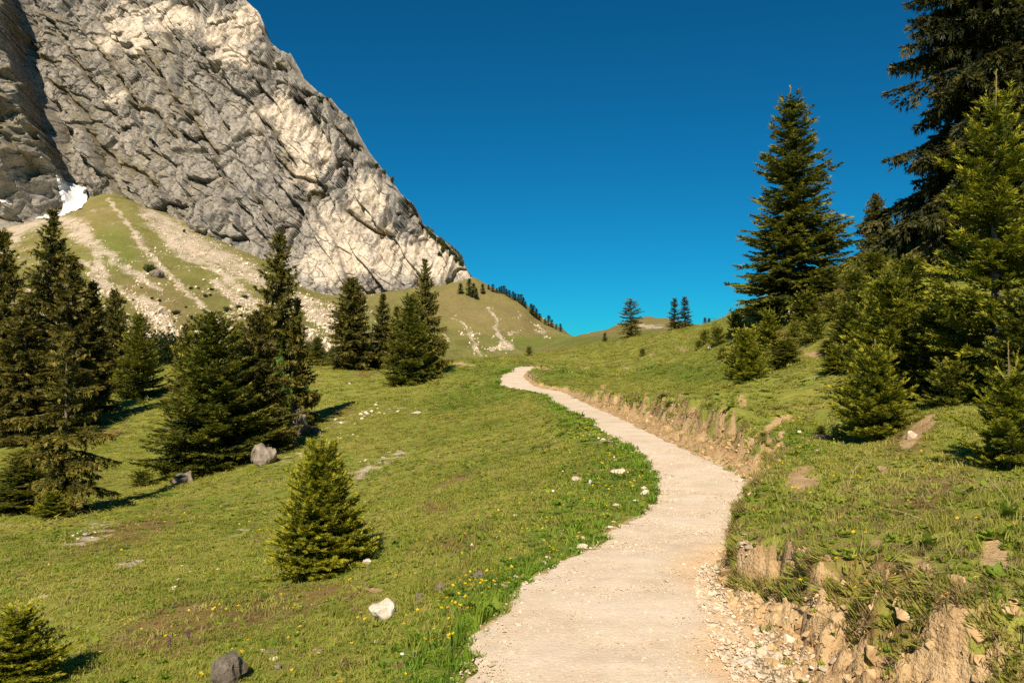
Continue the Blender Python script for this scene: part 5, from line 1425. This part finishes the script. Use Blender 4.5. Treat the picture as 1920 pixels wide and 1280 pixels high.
# torn turf hanging over the top of the bank, and weeds rooted in it
n = 1500
yy = 2.4 * (24 / 2.4) ** r.random(n); k = np.searchsorted(PL[:, 1], yy)
weed = r.random(n) < .30
tt = PL_HW[k] + bank_width(yy) * np.where(weed, r.uniform(.25, .8, n), r.normal(.86, .09, n))
xx = PL[k, 0] + tt * _tan[k, 1]; yy2 = yy - tt * _tan[k, 0]
keep = ~weed | (fbm(xx / .35, yy2 / .35, 2, 120) > .12)
zz, _ = land(xx, yy2)
az = np.arctan2(_tan[k, 0], _tan[k, 1])
rot = np.stack([r.normal(0, .3, n), np.where(weed, r.normal(-.2, .3, n), r.normal(-.75, .35, n)), -az + r.normal(0, .5, n)], 1)
hh = np.where(weed, r.uniform(.04, .09, n), r.uniform(.06, .14, n)); ww = r.uniform(.05, .11, n)
idx = np.where(r.random(n) < np.where(weed, .15, .6), I_DRY + r.integers(0, 3, n), I_TURF + r.integers(0, 4, n))
scatter('bank_grass', np.stack([xx, yy2, zz], 1)[keep], rot[keep], np.stack([ww, ww, hh], 1)[keep], idx[keep], C_TURF, 'torn turf and roots hanging over the raw earth bank')
# long bleached stalks lying about on the right bank
M_STALK = mat_grass('bleached_stalk', (.40, .30, .14), (.5, .4, .2), (.58, .48, .28), .1)
C_STALK = scatter_group('stalk_set', [])
for i in range(4):
    q = np.random.default_rng(130 + i); a = q.uniform(.3, .9)
    C_STALK.objects.link(bpy.data.objects.new('stalk', tubes('stalk', [(np.array([(0, 0, -.03), (.3, q.normal(0, .05), .35 * a), (.65, q.normal(0, .08), .60 * a), (1, q.normal(0, .12), .72 * a)]), [.006, .005, .004, .002], 0)], [M_STALK])))
n = 110
yy = 3.0 + 5.5 * r.random(n); k = np.searchsorted(PL[:, 1], yy); tt = PL_HW[k] + bank_width(yy) + r.uniform(-.1, 1.9, n)
xx = PL[k, 0] + tt * _tan[k, 1]; yy2 = yy - tt * _tan[k, 0]
zz, _ = land(xx, yy2); q = r.uniform(.12, .38, n)
scatter('dry_stalks', np.stack([xx, yy2, zz + .01], 1), np.stack([r.normal(0, .2, n), r.normal(0, .25, n), r.uniform(0, 6.28, n)], 1), np.stack([q, q, q], 1), r.integers(0, 4, n), C_STALK, 'bleached dry stalks lying in the grass of the right bank')

# ------------------------------------------------------------------ flowers
M_STEM = mat_grass('flower_stem', (.07, .12, .02), (.11, .17, .03), (.15, .2, .04), .1)
HEAD_Y, STEM_Y = flower_pair('yellow_petals', (.85, .56, .012), M_STEM)
HEAD_O, STEM_O = flower_pair('orange_petals', (.85, .32, .010), M_STEM)
HEAD_W, STEM_W = flower_pair('white_petals', (.82, .80, .74), M_STEM, 8)
HEAD_P, STEM_P = flower_pair('purple_petals', (.22, .04, .24), M_STEM, 5)
rf = random.Random(3)
CLUMPS = [  # centre, spread, how many
    (905, 1115, 34, 16, 34, 'l'), (930, 1100, 22, 12, 16, 'l'), (860, 1160, 26, 18, 14, 'l'), (1040, 1055, 24, 12, 20, 'l'), (1080, 1030, 22, 10, 14, 'l'), (1160, 935, 22, 14, 18, 'l'), (1145, 985, 26, 8, 14, 'l'), (1190, 900, 22, 14, 12, 'l'), (1060, 985, 34, 12, 10, 'l'), (980, 1020, 40, 16, 8, 'l'), (1130, 870, 40, 16, 14, 'l'), (1010, 925, 60, 20, 10, 'l'),
    (800, 1205, 40, 26, 12, 'l'), (690, 1195, 30, 14, 8, 'l'), (440, 1150, 30, 16, 10, 'l'), (300, 1190, 60, 26, 8, 'l'), (470, 1240, 60, 20, 7, 'l'), (700, 1015, 26, 6, 5, 'l'), (240, 1185, 20, 8, 5, 'l'), (600, 1225, 50, 20, 7, 'l'), (860, 1235, 24, 24, 7, 'l'), (180, 1240, 40, 20, 5, 'l'),
    (1495, 935, 26, 6, 14, 'r'), (1425, 975, 16, 10, 8, 'r'), (1585, 905, 30, 6, 12, 'r'), (1680, 965, 50, 20, 7, 'r'), (1580, 1015, 80, 14, 8, 'r'), (1800, 740, 16, 8, 8, 'r'), (1740, 895, 50, 14, 8, 'r'), (1465, 880, 20, 10, 8, 'r'), (1550, 1100, 120, 40, 8, 'r'), (1800, 1120, 70, 40, 6, 'r'), (1640, 1080, 120, 40, 7, 'r'), (1850, 990, 40, 20, 5, 'r'), (1860, 900, 40, 6, 5, 'r')]
LBL = {'l': ('small yellow flower in the verge and meadow left of the path', 'yellow flowers left of the path'), 'r': ('small yellow flower on the grassy bank right of the path', 'yellow flowers right of the path'), 'o': ('small orange flower on the grassy bank right of the path', 'orange flowers right of the path')}

FLOWERS = []
def flower(*a): FLOWERS.append(a)
def lay_flower(g, px, py, head, stem, label, group, hmin=.06, hmax=.13, size=.0118):
    if g is None or g[1] > 18: return
    t, pz, hw, _ = path_query(np.array([g[0]]), np.array([g[1]]))
    if abs(t[0]) < hw[0] + .04: return
    h = rf.uniform(hmin, hmax)
    o = link('flower', None, loc=g, label=label, cat='flower', group=group)
    o.empty_display_size = .03
    o.rotation_euler = (rf.uniform(-.15, .3), rf.uniform(-.2, .2), rf.uniform(0, 6.28))
    s = link('stem', stem, o); s.scale = (.12, .12, h)
    hd = link('head', head, o); hd.location = (0, 0, h); q = size * rf.uniform(.8, 1.25); hd.scale = (q, q, q); hd.rotation_euler = (rf.uniform(-.5, .7), rf.uniform(-.5, .5), 0)
SPOT = ['in the thick yellow patch on the left verge', 'at the upper end of the thick yellow patch', 'at the lower end of the thick yellow patch', 'in the row of flowers along the path edge', 'higher in the row of flowers by the kerb stones', 'in the patch by the upright white stone', 'around the long pale kerb stone', 'right at the path bend', 'on the grass above the kerb stones', 'on the slope above the row of flowers', 'above the flat pale stone', 'on the open slope left of the flat pale stone',
        'in the lush grass right of the white block', 'just below the white block', 'in the group below the lone young spruce', 'strewn around the purple spikes', 'near the bottom boulder', 'at the shadow tip of the lone young spruce', 'beside the corner spruce', 'between the bottom boulder and the white block', 'in the tall grass at the lower path corner', 'low in the left corner',
        'in the band below the bare earth patch', 'at the turf edge beside the path', 'right of the bare earth patch', 'in the middle of the right bank', 'among the dry stalks of the right bank', 'in front of the vigorous light green spruce', 'below the open young spruce', 'left of the bare earth patch', 'above the raw earth face', 'low on the far right of the bank', 'between the dry stalks and the raw earth', 'at the right edge of the bank', 'at the foot of the open young spruce']
for (cx, cy, sx, sy, n_, side), spot in zip(CLUMPS, SPOT):
    for i in range(int(n_ * .95)):
        px, py = cx + rf.gauss(0, sx * .7), cy + rf.gauss(0, sy * .7)
        if side == 'r' and rf.random() < .12:
            flower(px, py, HEAD_O, STEM_O, 'small orange flower ' + spot, LBL['o'][1])
        else:
            flower(px, py, HEAD_Y, STEM_Y, 'small yellow flower ' + spot, LBL[side][1])
for px, py in ((1476, 1172), (1486, 1178), (1494, 1170)):
    flower(px, py, HEAD_W, STEM_W, 'small white flower low on the earth bank', 'white flowers on the bank', .03, .05, .009)
for a_, g_ in zip(FLOWERS, ground_many([q[:2] for q in FLOWERS])): lay_flower(g_, *a_)
def orchid(px, py, label):
    g = ground_at(px, py, 2.4, 16)
    o = link('orchid', None, loc=g, label=label, cat='flower', group='purple flower spikes')
    s = link('stem', STEM_P, o); s.scale = (.2, .2, .11)
    for i in range(12):
        hd = link('blossom', HEAD_P, o); a = i * 2.4; q = .012 * (1 - .035 * i)
        hd.location = (.010 * math.cos(a), .010 * math.sin(a), .055 + .006 * i); hd.scale = (q, q, q); hd.rotation_euler = (1.2 * math.sin(a), -1.2 * math.cos(a), 0)
orchid(318, 1222, 'purple flower spike in the grass above the bottom boulder')
orchid(353, 1208, 'fainter purple flower spike right of the first one')
# the countless rest, farther off and thinly strewn
C_FLO = scatter_group('flower_set', [])
fo = bpy.data.objects.new('flower_head', HEAD_Y); C_FLO.objects.link(fo)
fw = bpy.data.objects.new('white_head', HEAD_W); C_FLO.objects.link(fw)
def far_flowers(r0, r1, dens, size, seed, lift):
    x, y, rad, r = wedge(r0, r1, dens, seed)
    z, bare = land(x, y)
    px, py = project(x, y, z)
    t, pz, hw, _ = path_query(x, y)
    verge = np.clip(1.15 - (np.abs(t) - hw) / 2.0, 0, 1) * (t < 0) * (np.abs(t) < 90)
    w = np.clip(fbm(x / 2.5, y / 2.5, 3, 95) * .45 + .02 + .12 * blobs(px, py, LUSH_BLOBS) + .9 * verge * sstep(-.15, .25, fbm(x / .8, y / .8, 2, 96)), 0, 1)
    k = (r.random(len(x)) < w) & (bare < .3) & (np.abs(t) > hw + .05)
    n = int(k.sum())
    q = size * r.uniform(.7, 1.3, n)
    return np.stack([x, y, z + lift], 1)[k], np.stack([r.normal(.2, .3, n), r.normal(0, .3, n), r.uniform(0, 6.28, n)], 1), np.stack([q, q, q], 1), (r.random(n) < .06).astype(int)
parts = [far_flowers(3.0, 9, 40, .0105, 301, .10), far_flowers(9, 20, 34.0, .0145, 302, .105), far_flowers(20, 45, 1.6, .026, 303, .07)]
scatter('meadow_flowers', *[np.concatenate([p[i] for p in parts]) for i in range(4)], C_FLO, 'countless tiny yellow and white flowers strewn over the meadow')
